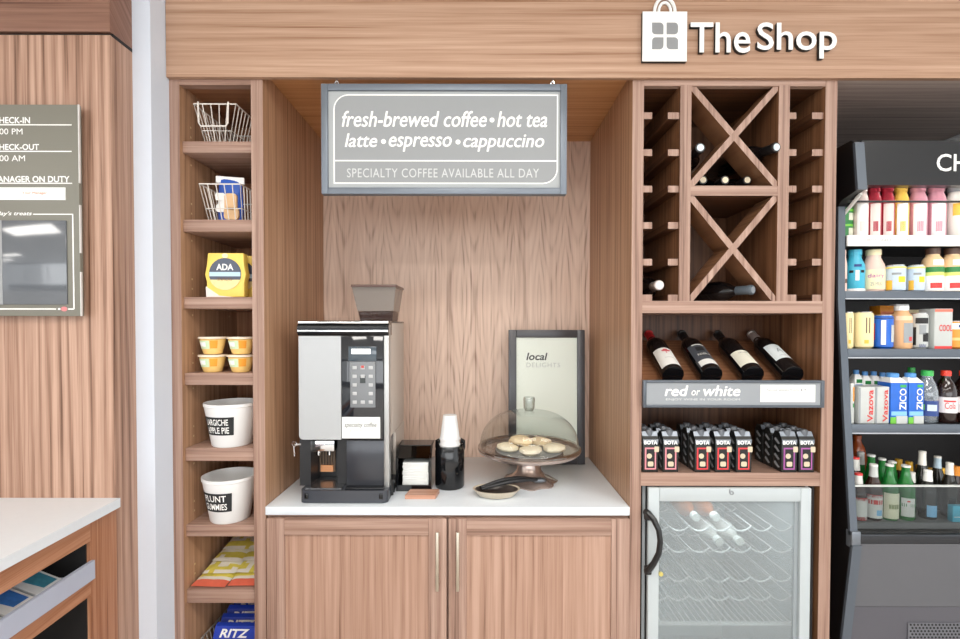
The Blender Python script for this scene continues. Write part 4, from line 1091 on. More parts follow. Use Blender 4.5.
# ------------------------------------------------------------------ small wine cartons, three deep
M_CART = mat('carton_black', (30, 32, 31), 0.35, var=0.05); M_CARTT = mat('carton_grey_top', (128, 136, 146), 0.3, 0.3, var=0.05)
M_BEI = mat('print_beige', (206, 192, 166), 0.6)
COLS = [(650.5, 'pink', 'first'), (670.7, 'pink', 'second'), (702.5, 'red', 'third'), (723, 'red', 'fourth'), (743.8, 'red', 'fifth'), (789.2, 'purple', 'sixth'), (806.6, 'purple', 'seventh')]
EDGE = {'pink': mat('edge_pink', (226, 140, 150), 0.5), 'red': mat('edge_red', (222, 60, 66), 0.5), 'purple': mat('edge_purple', (160, 84, 152), 0.5)}
protos = {}
def carton(col, label, loc):
    if col in protos: return dup(protos[col], loc, label)
    t = thing('wine_carton', label, 'wine carton', (0, 0, 0), 'small black wine cartons on the lower shelf')
    w, d, h = 0.0248, 0.050, 0.108
    b = MB(); b.prism([(-w, 0), (w, 0), (w, h), (-w, h)], 'y', 0, d, 0.0012); b.build('carton_body', M_CART, t, world=False)
    b = MB(); b.hexa([(-w, 0, h), (w, 0, h), (w, d, h), (-w, d, h), (-w*1.02, d*0.30, h+0.021), (w*1.02, d*0.30, h+0.021), (w*1.02, d*0.75, h+0.021), (-w*1.02, d*0.75, h+0.021)])
    b.build('gable_top', M_CART, t, world=False)
    b = MB(); b.poly([(-w, -0.0012, h-0.004), (w, -0.0012, h-0.004), (w*1.0, d*0.30-0.001, h+0.0222), (-w*1.0, d*0.30-0.001, h+0.0222)]); b.poly([(-w*0.98, -0.0016, h-0.014), (w*0.98, -0.0016, h-0.014), (w*0.98, -0.0016, h-0.003), (-w*0.98, -0.0016, h-0.003)]); b.build('silver_fold', M_CARTT, t, world=False, smooth=False)
    MB().lathe([(0.0125, h+0.008), (0.0125, h+0.026), (0.0105, h+0.029), (0, h+0.029)], (0, d*0.36, 0), 14).build('cap', mat('carton_cap', (96, 100, 106), 0.35, 0.2), t, world=False)
    if True:
        o = txt('BOTA', (-w*0.86, w*0.86, h-0.0175, h-0.0045), -0.0022, M_WHITE, t, bold=0.03)
        a0, a1, c0, c1 = -w*0.74, w*0.72, 0.009, 0.080
        b = MB(); b.box(a0, a1, -0.0012, 0.0005, c0, c1); lb = b.build('front_label', EDGE[col], t, world=False)
        b = MB(); b.box(a0+0.0045, a1-0.0045, -0.0018, -0.0010, c0+0.0045, c1-0.0045); b.build('label_field', M_BLACKPRINT, lb, world=False)
        b = MB(); b.prism(rounded(a0+0.009, a1-0.009, c0+0.010, c0+0.026, 0.004, 3), 'y', -0.0024, -0.0016); b.prism([(0.0085*math.cos(q)-0.0045, c0+0.044+0.0085*math.sin(q)) for q in [2*PI*i/14 for i in range(14)]], 'y', -0.0024, -0.0016)
        b.prism(rounded(a1-0.006, a1+0.009, c1-0.014, c1+0.004, 0.002, 2), 'y', -0.0024, -0.0010)
        b.build('label_print', M_BEI, lb, world=False)
        b = MB()
        for k in range(4):
            for s in (-1,): b.prism([(0.010, 0.014+k*0.026), (0.018, 0.010+k*0.026), (0.040, 0.022+k*0.026), (0.034, 0.030+k*0.026)], 'x', s*(w+0.0004)-0.0003, s*(w+0.0004)+0.0003)
        b.build('side_print', mat('print_sidegrey', (150, 152, 156), 0.5), t, world=False)
    protos[col] = t
    t.location = loc
    return t
for px, col, nth in COLS:
    x = X(px, 0.006, 455)
    for r_, rn in enumerate(('in the front row', 'in the second row back', 'in the third row back')):
        carton(col, 'black wine carton, %s edged label, %s from the coffee nook, %s' % (col, nth, rn), (x, 0.006+r_*0.0535, ZS+0.0005))

# ------------------------------------------------------------------ glass door wine fridge
YD = -0.012
fx0, fx1 = XW1+0.014, XW2-0.018
zft, zfb = Z(488.2, YD, 730), 0.10
t = thing('wine_fridge', 'white glass door wine fridge built in under the wine display', 'fridge', ((fx0+fx1)/2, 0.25, 0.0))
M_FW = mat('fridge_white', (182, 190, 193), 0.3, var=0.01)
M_FIN = mat('fridge_liner', (186, 194, 198), 0.45, var=0.01)
b = MB(); th = 0.03; FB = 0.55
b.box(fx0, fx0+th, 0.03, FB, zfb, zft-0.004); b.box(fx1-th, fx1, 0.03, FB, zfb, zft-0.004)
b.box(fx0+th, fx1-th, 0.03, FB, zft-0.034, zft-0.004); b.box(fx0+th, fx1-th, 0.03, FB, zfb, zfb+0.06); b.box(fx0+th, fx1-th, FB-0.03, FB, zfb+0.06, zft-0.034)
b.build('liner', M_FIN, t)
b = MB(); b.box(XW1+0.001, fx0-0.0005, 0.027, FB+0.004, zfb, zft-0.002); b.box(fx1+0.0005, XW2-0.010, 0.012, FB+0.004, zfb, zft-0.002); b.box(fx0, fx1, 0.032, FB, zft-0.0038, zft-0.001); b.box(fx0, fx1, FB+0.0005, FB+0.004, zfb, zft-0.002); b.build('cabinet', M_DARK, t)
lo = X(648.0, YD, 560); hi = X(810.8, YD, 560)
i0, i1, iz0, iz1 = RC(658.8, 501.8, 799.5, 720, YD)
iz0 = zfb+0.05
door = MB(); 
for (a, b_, c_, e) in ((lo, i0, zfb, zft), (i1, hi, zfb, zft), (i0, i1, iz1, zft), (i0, i1, zfb, iz0)): door.box(a, b_, YD, 0.004, c_, e, 0.003)
dr_ = door.build('door', M_FW, t)
db = MB()
for (a, b_, c_, e) in ((lo+0.003, i0, zfb+0.003, zft-0.003), (i1, hi-0.003, zfb+0.003, zft-0.003), (i0, i1, iz1, zft-0.003), (i0, i1, zfb+0.003, iz0)): db.box(a, b_, 0.0045, 0.026, c_, e)
db.build('door_seal', M_DARK, dr_)
gs = MB(); gs.box(i1-0.013, i1, YD+0.012, YD+0.02, iz0, iz1); gs.box(i1-0.0145, i1-0.0115, YD+0.008, YD+0.014, iz0, iz1); gs.build('gasket', mat('gasket_grey', (150, 158, 162), 0.4), dr_)
MB().box(i0, i1-0.013, YD+0.010, YD+0.014, iz0, iz1).build('glass_pane', glass('fridge_glass', (238, 243, 243), 0.06, 0.35, 3.0, veil=0.26, veilcol=(186, 192, 196)), dr_, smooth=False)  # diffuse veil mixed in to paint whitish reflections on the pane
xe = X(646.5, YD-0.02, 540)
pth = [P(646, 512, YD-0.004), P(648.5, 513.5, YD-0.018), P(654, 520, YD-0.034), P(658.8, 530, YD-0.04), P(660.3, 541, YD-0.042), P(658.8, 553, YD-0.04), P(654, 563, YD-0.034), P(649.5, 569, YD-0.018), P(647, 570.5, YD-0.004)]
MB().tube(pth, [0.011, 0.0105, 0.0095, 0.009, 0.009, 0.009, 0.0095, 0.0105, 0.011], 10).build('handle', mat('handle_black', (30, 32, 34), 0.3), dr_)
hb = MB(); 
for py in (515, 569): 
    p = P(647.5, py, YD); hb.box(p.x-0.012, p.x+0.010, YD-0.014, YD+0.002, p.z-0.014, p.z+0.014, 0.004)
hb.build('handle_mount', mat('handle_black', (30, 32, 34), 0.3), dr_)
p = P(660.5, 573.5, YD); kb = MB(); kb.lathe([(0, 0), (0.007, 0), (0.007, 0.006), (0, 0.007)], (0, 0, 0), 14); kb.xf(Matrix.Translation((p.x, YD, p.z)) @ Matrix.Rotation(PI/2, 4, 'X')); kb.build('lock', mat('lock_brass', (220, 206, 120), 0.3, 0.5), dr_)
p = P(731, 492, YD); em = MB(); em.tube([(p.x-0.004, YD-0.0005, p.z+0.010), (p.x-0.0045, YD-0.0005, p.z-0.004)], 0.0018, 6)
em.tube([(p.x+0.0025+0.0052*math.cos(a), YD-0.0005, p.z-0.003+0.0052*math.sin(a)) for a in [i*PI/7 for i in range(14)]], 0.0018, 6, True); em.build('emblem', mat('emblem_silver', (150, 154, 158), 0.3, 0.5), dr_)
sx0, sx1, sz0, sz1 = RC(783.5, 494, 793, 497.6, YD+0.009)
txt('media', (sx0, sx1, sz0, sz1), YD+0.0094, M_BLACKPRINT, dr_, bold=0.03)
# scalloped wire racks
M_RACKW = mat('rack_white_wire', (238, 240, 240), 0.3)
rx0, rx1 = fx0+th+0.001, fx1-th-0.001
def rack(pyf, n=7):
    z = Z(pyf, 0.06, 730)
    b = MB()
    for yy in (0.06, 0.42):
        pts = []
        for i in range(n*10+1):
            k = i/(n*10); pts.append((rx0+(rx1-rx0)*k, yy, z-0.010-0.017*abs(math.sin(PI*n*k))**0.8+0.012))
        b.tube(pts, 0.0028, 6)
    for q in range(n+1):
        for dx_ in (0.0,):
            xx = min(max(rx0+(rx1-rx0)*q/n, rx0+0.003), rx1-0.003); b.tube([(xx, 0.06, z+0.002), (xx, 0.50, z+0.002)], 0.0015, 6)
    b.build('wire_rack', M_RACKW, t); return z
rz = [rack(526.5), rack(548), rack(577), rack(596)]
zsh = Z(622, 0.06, 730)
b = MB(); b.box(rx0, rx1, 0.05, 0.06, zsh-0.006, zsh+0.004)
for q in range(24):
    xx = rx0+0.004+(rx1-rx0-0.008)*q/23; b.box(xx-0.0015, xx+0.0015, 0.06, 0.50, zsh-0.002, zsh+0.001)
b.build('bottom_grid', M_RACKW, t)
fl = bpy.data.lights.new('fridge_lamp', 'AREA'); fl.shape = 'RECTANGLE'; fl.size = 0.3; fl.size_y = 0.05; fl.energy = 0.7; fl.color = (0.95, 0.98, 1.0)
flo = bpy.data.objects.new('fridge_lamp', fl); COL.objects.link(flo); flo.location = ((fx0+fx1)/2, 0.08, zft-0.037)
MB().box((fx0+fx1)/2-0.16, (fx0+fx1)/2+0.16, 0.05, 0.11, zft-0.036, zft-0.0342).build('lamp_cover', mat('lamp_cover_white', (240, 244, 246), 0.5, emit=0.8), t)
M_AMB = mat('bottle_amber', (150, 84, 44), 0.15, spec=0.6, var=0.1); M_CLR = mat('bottle_frosted', (206, 208, 204), 0.15, spec=0.6, var=0.02)
def small_bottle(label, cat, x, y, z, mb_, mcap, cap_d=True):
    t = thing('small_bottle', label, cat, (x, y, z), 'bottles lying in the fridge')
    k = 0.82; pr = [(r*0.82, zz*0.74) for (r, zz) in BPROF]
    MB().lathe(pr, seg=22).build('bottle_body', mb_, t, world=False)
    MB().lathe([(0.0138, 0.200), (0.0138, 0.2235), (0, 0.2240)], seg=16).build('cap', mcap, t, world=False)
    t.rotation_euler = (PI/2, 0, 0)
n = 7
xs_ = [rx0+(rx1-rx0)*(q+0.5)/n for q in range(n)]
for q, lab in ((2, 'amber bottle lying on the top fridge rack, nearer the handle'), (3, 'amber bottle lying on the top fridge rack, nearer the hinge')):
    small_bottle(lab, 'bottle', xs_[q], 0.31, rz[0]+0.020, M_AMB, M_CAPW)
for q, lab in ((3, 'pale capped bottle on the second fridge rack, nearer the handle'), (4, 'pale capped bottle on the second fridge rack, nearer the hinge')):
    small_bottle(lab, 'bottle', xs_[q], 0.285, rz[1]+0.020, M_CLR, M_CAPW)
# ------------------------------------------------------------------ open drinks cooler
XCO = 1.19; TCO = 0.024; XCI = XCO+TCO; XCR = 2.35
M_CBLK = mat('cooler_black', (18, 18, 20), 0.35, var=0.05); M_CGR = mat('cooler_edge_grey', (92, 100, 110), 0.35, 0.3, var=0.04)
M_CBASE = mat('cooler_base_grey', (92, 93, 98), 0.4, var=0.05, vscale=5); M_CHD = mat('cooler_header', (30, 31, 34), 0.3, var=0.06, vscale=4)
t = thing('drinks_cooler', 'tall black open drinks cooler with a lettered header beside the wine case', 'drinks cooler', (1.75, 0.35, 0.0))
COOL = t
_pf = [(841, 639), (851.7, 545), (849.6, 535), (844, 434), (837, 300), (837.5, 207), (841, 201), (857, 190), (854, 143), (851, 140.5)]
_pp = [PX(a, b, XCO) for a, b in _pf]
PF = [(_pp[0].y, 0.02)] + [(p.y, p.z) for p in _pp] + [(0.60, _pp[-1].z-0.02)]
side = PF + [(0.62, _pp[-1].z-0.03), (0.62, 0.02)]
for (a, b_) in ((XCO, XCI), (XCR-TCO, XCR)):
    mb = MB(); mb.prism(side, 'x', a, b_); mb.build('end_panel', M_CBLK, t)
def edge_strip(pts, w0, nm):
    mb = MB()
    for (p, q) in zip(pts, pts[1:]):
        d = Vector((q[0]-p[0], q[1]-p[1])).normalized(); n = Vector((-d.y, d.x))
        if n.x > 0: n = -n
        mb.hexa([(XCO-0.001, p[0]+n.x*0.006, p[1]+n.y*0.006), (XCO+w0, p[0]+n.x*0.006, p[1]+n.y*0.006), (XCO+w0, p[0]+0.004, p[1]), (XCO-0.001, p[0]+0.004, p[1]),
                 (XCO-0.001, q[0]+n.x*0.006, q[1]+n.y*0.006), (XCO+w0, q[0]+n.x*0.006, q[1]+n.y*0.006), (XCO+w0, q[0]+0.004, q[1]), (XCO-0.001, q[0]+0.004, q[1])])
    return mb.build(nm, M_CGR, t, smooth=False)
edge_strip(PF[3:7], 0.022, 'upright_trim'); edge_strip(PF[8:10], 0.028, 'canopy_trim'); edge_strip(PF[1:3], 0.028, 'base_trim')
mb = MB(); mb.box(XCO-0.001, XCO+0.028, -0.028, 0.0, 0.79, 0.845, 0.003); mb.build('corner_bracket', mat('bracket_grey', (120, 126, 134), 0.3, 0.5), t)
mb = MB(); mb.box(XCI+0.0005, XCR-TCO-0.0005, 0.46, 0.60, 0.02, 2.06); mb.build('rear_wall', mat('cooler_inside_black', (30, 24, 24), 0.5), t)
mb = MB(); mb.box(XCI+0.0005, XCR-TCO-0.0005, 0.0, 0.458, 2.03, 2.065); mb.build('roof_panel', M_CBLK, t)
# header
hz0, hz1 = Z(185.5, 0.0, 900), Z(141, 0.0, 900)
hd = MB().box(XCI+0.004, XCR-TCO-0.0005, -0.004, 0.03, hz0, hz1).build('header_panel', M_CHD, t)
txt('CHILLED', (X(936.8, -0.006, 163), X(936.8, -0.006, 163)+0.285, Z(171.3, -0.006, 950), Z(153.8, -0.006, 950)), -0.0055, M_WHITE, hd, bold=0.01)
mb = MB(); p0_ = (0.05, 1.893); mb.tube([(XCI+0.004, -0.004, 1.925), (XCI+0.004, 0.075, 1.872)], 0.006, 6); mb.build('canopy_stay', mat('stay_pale', (222, 220, 214), 0.4), t)
ld = bpy.data.lights.new('cooler_lamp', 'AREA'); ld.shape = 'RECTANGLE'; ld.size = 1.0; ld.size_y = 0.03; ld.energy = 6.0; ld.color = (1.0, 0.97, 0.92)
lo = bpy.data.objects.new('cooler_lamp', ld); COL.objects.link(lo); lo.location = (1.77, 0.02, 2.018); lo.rotation_euler = (math.radians(25), 0, 0)
mb = MB(); mb.box(XCI+0.03, XCR-TCO-0.03, 0.034, 0.06, 2.018, 2.0295); mb.build('lamp_tube', mat('cooler_tube', (255, 250, 240), 0.5, emit=3.0, var=0), t)
# shelves
SHC = {}
for nm, ytop, ybot, yf, m in (('a', 235.2, 246.0, 0.045, M_WHITE), ('b', 291.0, 299.5, 0.052, M_CGR), ('c', 348.8, 358.5, 0.036, M_CGR), ('d', 424.2, 434.0, 0.014, M_CGR)):
    zt_, zb_ = Z(ytop, yf, 900), Z(ybot, yf, 900)
    sh = MB().box(XCI+0.0008, XCR-TCO-0.0008, yf+0.008, 0.4595, zt_-0.012, zt_-0.001).build('shelf', M_CBLK, t)
    rl = MB().box(XCI+0.0008, XCR-TCO-0.0008, yf, yf+0.0075, zb_, zt_, 0.001).build('price_rail', m, sh)
    if nm == 'a':
        txt('THIRSTY? GRAB A COLD ONE', (X(863, yf, 240), X(911, yf, 240), Z(241.5, yf, 890), Z(238.6, yf, 890)), yf-0.0006, M_GREYPRINT, rl)
        mb = MB(); zq = Z(201.2, yf, 900); mb.tube([(XCI+0.002, yf+0.005, zq), (XCR-TCO-0.002, yf+0.005, zq)], 0.0035, 6); mb.build('guard_wire', M_CBLK, sh)
    else:
        mb = MB(); mb.box(XCI+0.001, XCR-TCO-0.001, yf-0.0015, yf-0.0002, zb_+0.0005, zb_+0.004); mb.build('rail_edge', mat('rail_edge_bright', (186, 190, 196), 0.3, 0.4), sh)
    SHC[nm] = (zt_-0.001, yf)
# bin with glass front
zgt, zgb = Z(487.2, -0.012, 900), Z(533.5, -0.012, 900)
zbf = zgb+0.026
MB().box(XCI+0.0008, XCR-TCO-0.0008, 0.012, 0.4595, zbf-0.02, zbf).build('bin_floor', mat('bin_floor_grey', (120, 120, 122), 0.35), t)
gp_ = MB(); gp_.hexa([(XCI+0.001, -0.014, zgb), (XCR-TCO-0.001, -0.014, zgb), (XCR-TCO-0.001, -0.010, zgb), (XCI+0.001, -0.010, zgb), (XCI+0.001, 0.000, zgt), (XCR-TCO-0.001, 0.000, zgt), (XCR-TCO-0.001, 0.004, zgt), (XCI+0.001, 0.004, zgt)])
gp_.build('glass_front', glass('bin_glass', (225, 228, 228), 0.018, 0.35, 3.0, veil=0.012, veilcol=(190, 190, 190)), t, smooth=False)
MB().box(XCI+0.001, XCR-TCO-0.001, -0.0025, 0.0065, zgt-0.002, zgt+0.0025).build('glass_edge', mat('glass_edge_pale', (206, 210, 208), 0.2), t)
zl0 = Z(543.5, -0.02, 900)
MB().box(XCI+0.0008, XCR-TCO-0.0008, -0.020, 0.012, zl0, zgb, 0.002).build('front_sill', mat('sill_dark', (54, 56, 60), 0.12, 0.4), t)
# base
def yb_at(z): return 0.016 - 0.040*(z-0.48)/0.323 if z > 0.48 else 0.016
zk = Z(608.8, 0.0, 900)
mb = MB()
mb.hexa([(XCI+0.006, yb_at(zk)+0.004, zk+0.003), (XCR-TCO-0.001, yb_at(zk)+0.004, zk+0.003), (XCR-TCO-0.001, 0.10, zk+0.003), (XCI+0.006, 0.10, zk+0.003),
         (XCI+0.006, yb_at(zl0)+0.006, zl0-0.002), (XCR-TCO-0.001, yb_at(zl0)+0.006, zl0-0.002), (XCR-TCO-0.001, 0.10, zl0-0.002), (XCI+0.006, 0.10, zl0-0.002)])
mb.build('base_panel', M_CBASE, t, smooth=False)
mb = MB(); mb.hexa([(XCI+0.0008, 0.020, 0.05), (XCR-TCO-0.001, 0.020, 0.05), (XCR-TCO-0.001, 0.10, 0.05), (XCI+0.0008, 0.10, 0.05),
         (XCI+0.0008, yb_at(zk)+0.008, zk), (XCR-TCO-0.001, yb_at(zk)+0.008, zk), (XCR-TCO-0.001, 0.10, zk), (XCI+0.0008, 0.10, zk)])
mb.build('kick_panel', mat('cooler_kick_grey', (84, 83, 90), 0.4, var=0.05, vscale=5), t, smooth=False)
gx0, gz1 = X(908, 0.01, 624), Z(622.8, 0.01, 930)
M_HOLE = mat('grille_hole', (12, 12, 14), 0.6)
mb = MB(); mb.box(gx0, XCR-0.15, 0.0090, 0.0125, 0.25, gz1); mb.build('grille_plate', mat('grille_plate', (112, 113, 120), 0.35, 0.3), t)
mb = MB()
for r_ in range(6):
    zc = gz1-0.006-r_*0.0105
    for c_ in range(40):
        xc = gx0+0.008+c_*0.0118+(0.0059 if r_ % 2 else 0)
        mb.prism([(xc+0.0036*math.cos(q), zc+0.0036*math.sin(q)) for q in [2*PI*i/8 for i in range(8)]], 'y', 0.0084, 0.0095)
mb.build('grille_holes', M_HOLE, t, smooth=False)
# pale panel in the soffit above
q = PZ(941, 142.5, ZH-0.004); xx = q.x
mb = MB(); mb.box(q.x, q.x+0.6, 0.30, q.y+0.1, ZH-0.010, ZH-0.0004); tag(mb.build('soffit_vent', mat('vent_pale', (226, 226, 228), 0.5)), 'pale grey panel in the dark soffit above the drinks cooler', 'vent')

# ------------------------------------------------------------------ drinks
def rad(px0, px1, Y, py): return (X(px1, Y, py)-X(px0, Y, py))/2
M_CANTOP = mat('can_top', (206, 208, 210), 0.25, 0.9)
def place(shelf, px0, px1, ytop, back=0.0, extra=0.012):
    z0, yf = SHC[shelf]
    py = (ytop+Z_base[shelf])/2
    r = rad(px0, px1, yf+0.03, py)
    Yc = yf+extra+r+back
    r = rad(px0, px1, Yc-r*0.3, py)
    x = (X(px0, Yc-r*0.3, py)+X(px1, Yc-r*0.3, py))/2
    h = Z(ytop, Yc, (px0+px1)/2)-z0
    return x, Yc, z0+0.0003, r, h
Z_base = {'a': 235, 'b': 291, 'c': 348.8, 'd': 424}
def prof_bottle(r, h, cap_h, neck):
    hb = h-cap_h
    return [(0, 0.001), (r*0.86, 0.0), (r, 0.006), (r, hb*0.60), (r*0.97, hb*0.70), (r*0.72, hb*0.86), (neck, hb*0.95), (neck, hb), (0, hb)]
def bottle(label, cat, pl, mbody, mcap, bands=(), patches=(), texts=(), neck=0.42, cap_h=0.016, profile=None, group=None, capr=1.12):
    x, y, z, r, h = pl
    t = thing('drink_bottle', label, cat, (x, y, z), group)
    n = r*neck
    pr = profile(r, h, cap_h, n) if profile else prof_bottle(r, h, cap_h, n)
    MB().lathe(pr, seg=24).build('bottle_body', mbody, t, world=False)
    MB().lathe([(n*capr, h-cap_h+0.0004), (n*capr, h-0.002), (n*capr*0.9, h), (0, h)], seg=18).build('cap', mcap, t, world=False)
    t.rotation_euler = (0, 0, -0.38)
    for (m, k0, k1) in bands:
        MB().lathe([(r+0.0006, h*k0), (r+0.0006, h*k1)], seg=24).build('label_band', m, t, world=False)
    for (m, k0, k1, a0, a1) in patches:
        MB().patch(r+0.0011, h*k0, h*k1, a0, a1, 8).build('label_print', m, t, world=False)
    for (body, w_, k0, k1, m, ang, vert) in texts:
        txt_wrap(body, w_*r, h*(k1-k0), r+0.0016, h*(k0+k1)/2, m, t, ang, vert)
    return t
def can(label, pl, mbody, patches=(), texts=(), cat='can', group=None, bands=()):
    x, y, z, r, h = pl
    t = thing('drink_can', label, cat, (x, y, z), group)
    MB().lathe([(0, 0.002), (r*0.75, 0.0), (r, h*0.06), (r, h*0.92), (r*0.86, h-0.003)], seg=24).build('can_body', mbody, t, world=False)
    MB().lathe([(r*0.86, h-0.003), (r*0.88, h), (r*0.82, h), (r*0.80, h-0.004), (0, h-0.004)], seg=20).build('can_top', M_CANTOP, t, world=False)
    t.rotation_euler = (0, 0, -0.38)
    for (m, k0, k1) in bands:
        MB().lathe([(r+0.0005, h*k0), (r+0.0005, h*k1)], seg=24).build('label_band', m, t, world=False)
    for (m, k0, k1, a0, a1) in patches:
        MB().patch(r+0.0009, h*k0, h*k1, a0, a1, 8).build('label_print', m, t, world=False)
    for (body, w_, k0, k1, m, ang, vert) in texts:
        txt_wrap(body, w_*r, h*(k1-k0), r+0.0014, h*(k0+k1)/2, m, t, ang, vert)
    return t
def pack(label, pl, mbody, rects=(), texts=(), cap=None, cat='drink carton', group=None, depth=None, cap_h=0.014, gable=0.0):
    x, y, z, r, h = pl; d = depth or 2*r
    t = thing('drink_carton', label, cat, (x, y-r, z), group)
    hb = h-(cap_h if cap else 0)-gable
    b = MB(); b.box(-r, r, 0, d, 0, hb, 0.002)
    b.build('carton_body', mbody, t, world=False)
    if gable:
        b = MB(); b.hexa([(-r*0.97, 0.001, hb), (r*0.97, 0.001, hb), (r*0.97, d-0.001, hb), (-r*0.97, d-0.001, hb), (-r*0.6, d*0.3, hb+gable), (r*0.6, d*0.3, hb+gable), (r*0.6, d*0.7, hb+gable), (-r*0.6, d*0.7, hb+gable)]); b.build('carton_shoulder', M_WHITE, t, world=False)
    if cap: MB().lathe([(r*0.62, h-cap_h), (r*0.62, h-0.002), (r*0.55, h), (0, h)], (0, d*0.5, 0), 16).build('cap', cap, t, world=False)
    for (m, a0, a1, k0, k1) in rects:
        b = MB(); b.box(a0*r, a1*r, -0.0008, 0.002, hb*k0, hb*k1); b.build('front_print', m, t, world=False)
    for (body, a0, a1, k0, k1, m, vert) in texts:
        mb = MB(); mb.bm.free(); w_, h_ = (a1-a0)*r, (k1-k0)*hb
        if vert:
            mb.bm = text_bm(body, h_, w_, bold=0.015)
            for v in mb.bm.verts: v.co = Vector((-v.co.z + w_, 0, v.co.x))
        else: mb.bm = text_bm(body, w_, h_, bold=0.015)
        for v in mb.bm.verts: v.co = Vector((v.co.x+a0*r, -0.0014, v.co.z+hb*k0))
        mb.build('lettering', m, t, world=False, smooth=False)
    return t
C = lambda n, rgb, r=0.35, **k: mat('print_'+n, rgb, r, **k)
PINKW = C('blush', (232, 214, 208)); DRED = C('deep_red', (168, 36, 56), var=0.3, vscale=90); ROSE = C('rose', (212, 148, 164), var=0.15, vscale=60); YEL = C('sunny', (240, 196, 84), var=0.12, vscale=60)
GRN = C('leaf_green', (40, 130, 62), var=0.2, vscale=50); ORG = C('orange', (240, 150, 44), var=0.08); TURQ = C('turquoise', (66, 178, 208), var=0.08); CRM = C('cream', (236, 214, 186)); PKB = C('pale_pink', (232, 200, 186))
BLU = C('royal_blue', (30, 100, 200), var=0.12); SKY = C('sky', (132, 190, 232)); PBLU = C('pale_blue', (196, 214, 232), var=0.08, vscale=60); RED = C('bright_red', (216, 54, 50)); WHT = M_WHITE; BLKP = M_BLACKPRINT
MAUV = C('mauve', (190, 90, 170)); LIME = C('lime', (110, 190, 60)); BEIG = C('beige_can', (240, 222, 168), var=0.04); TAN = C('tan_pack', (226, 176, 130)); GREY = C('mid_grey', (150, 156, 160)); SILV = C('silver_pack', (190, 194, 192), var=0.04); COLA = C('cola', (34, 18, 16), 0.1, spec=0.7)
CLRW = glass('clear_bottle', (226, 234, 240), 0.10, 0.55, 2.0, veil=0.22, veilcol=(210, 222, 232)); BLUCAP = C('cap_blue', (86, 150, 216)); BRWN = C('cap_brown', (96, 70, 56)); YBR = C('foil_gold', (240, 186, 60))
REDC = C('cap_red', (224, 60, 44)); GRC = C('cap_green', (60, 176, 84)); DKB = C('navy', (30, 62, 130))
tall = lambda r, h, ch, n: [(0, 0.001), (r*0.9, 0), (r, 0.006), (r, (h-ch)*0.78), (r*0.9, (h-ch)*0.88), (n, (h-ch)*0.97), (n, h-ch), (0, h-ch)]
# top shelf
GA = 'smoothie bottles on the top cooler shelf'
for (p0_, p1_, m, m2, lab) in ((856, 868.6, PINKW, DRED, 'blush smoothie bottle between the green cans and the first deep red bottle'), (869.2, 881.6, DRED, WHT, 'deep red smoothie bottle standing next to the blush bottle'),
                               (882.2, 894.8, DRED, ROSE, 'deep red smoothie bottle standing next to the yellow bottle'), (895.6, 909.0, YEL, WHT, 'yellow smoothie bottle with a white arch label'),
                               (911.6, 927.4, ROSE, WHT, 'rose pink bottle beside the yellow smoothie bottle'), (929.8, 946.2, ROSE, WHT, 'rose pink bottle under the letter C of the header')):
    pl_ = place('a', p0_, p1_, 188)
    bottle(lab, 'bottle', pl_, m, m, patches=[(PINKW if m in (DRED,) else WHT, 0.02, 0.66, -0.72, 0.62), (m, 0.10, 0.30, -0.34, 0.30)], neck=0.72, profile=tall, group=GA)
pl_ = place('a', 949.5, 966, 188); bottle('white bottle with a yellow fruit print, last in view on the top shelf', 'bottle', pl_, C('milk', (232, 230, 222)), GREY, patches=[(YBR, 0.42, 0.66, -0.6, 0.4)], neck=0.72, profile=tall, group=GA)
for i, (yt, lab) in enumerate(((220, 'green can lying at the bottom of the pair beside the blush bottle'), (204.5, 'green can stacked on the other green can beside the blush bottle'))):
    z0, yf = SHC['a']; r = 0.0245
    tt = thing('drink_can', lab, 'can', (X(849, yf+0.03, 220), yf+0.052, z0+0.0004+i*0.0505), 'green cans on the top cooler shelf')
    MB().lathe([(0, 0), (r, 0), (r, 0.049), (0, 0.049)], seg=20).build('can_body', GRN, tt, world=False)
    MB().lathe([(r+0.0006, 0.036), (r+0.0006, 0.043)], seg=20).build('label_band', LIME, tt, world=False)
    MB().patch(r+0.0008, 0.006, 0.030, -0.1, 0.9, 8).build('label_print', C('oat', (206, 210, 190)), tt, world=False)
# second shelf
milk = lambda r, h, ch, n: [(0, 0.001), (r*0.9, 0), (r, 0.005), (r, (h-ch)*0.66), (r*0.96, (h-ch)*0.74), (n*1.05, (h-ch)*0.92), (n, h-ch), (0, h-ch)]
bottle('pink milk bottle half hidden by the cooler upright on the second shelf', 'bottle', place('b', 841.2, 847.2, 250), PKB, PKB, patches=[(BRWN, 0.2, 0.3, 0.2, 0.9)], neck=0.6, profile=milk)
b_ = bottle('turquoise milk bottle with a black and white cow face', 'bottle', place('b', 847.8, 865.2, 250), TURQ, TURQ, patches=[(BLKP, 0.44, 0.50, -0.75, -0.35), (BLKP, 0.44, 0.50, 0.35, 0.75), (WHT, 0.26, 0.50, -0.18, 0.18), (DKB, 0.58, 0.64, -0.3, 0.4), (WHT, 0.0, 0.07, -1.3, 1.3)], neck=0.62, profile=milk, cap_h=0.02)
bottle('cream milk bottle with mauve lettering on the second shelf', 'bottle', place('b', 865.8, 885.0, 250), PKB, CRM, bands=[(CRM, 0.06, 0.52)], texts=[('dairy', 1.5, 0.30, 0.42, MAUV, 0, False), ('2% MILK', 1.0, 0.14, 0.22, GREY, 0, False)], neck=0.62, profile=milk, cap_h=0.02)
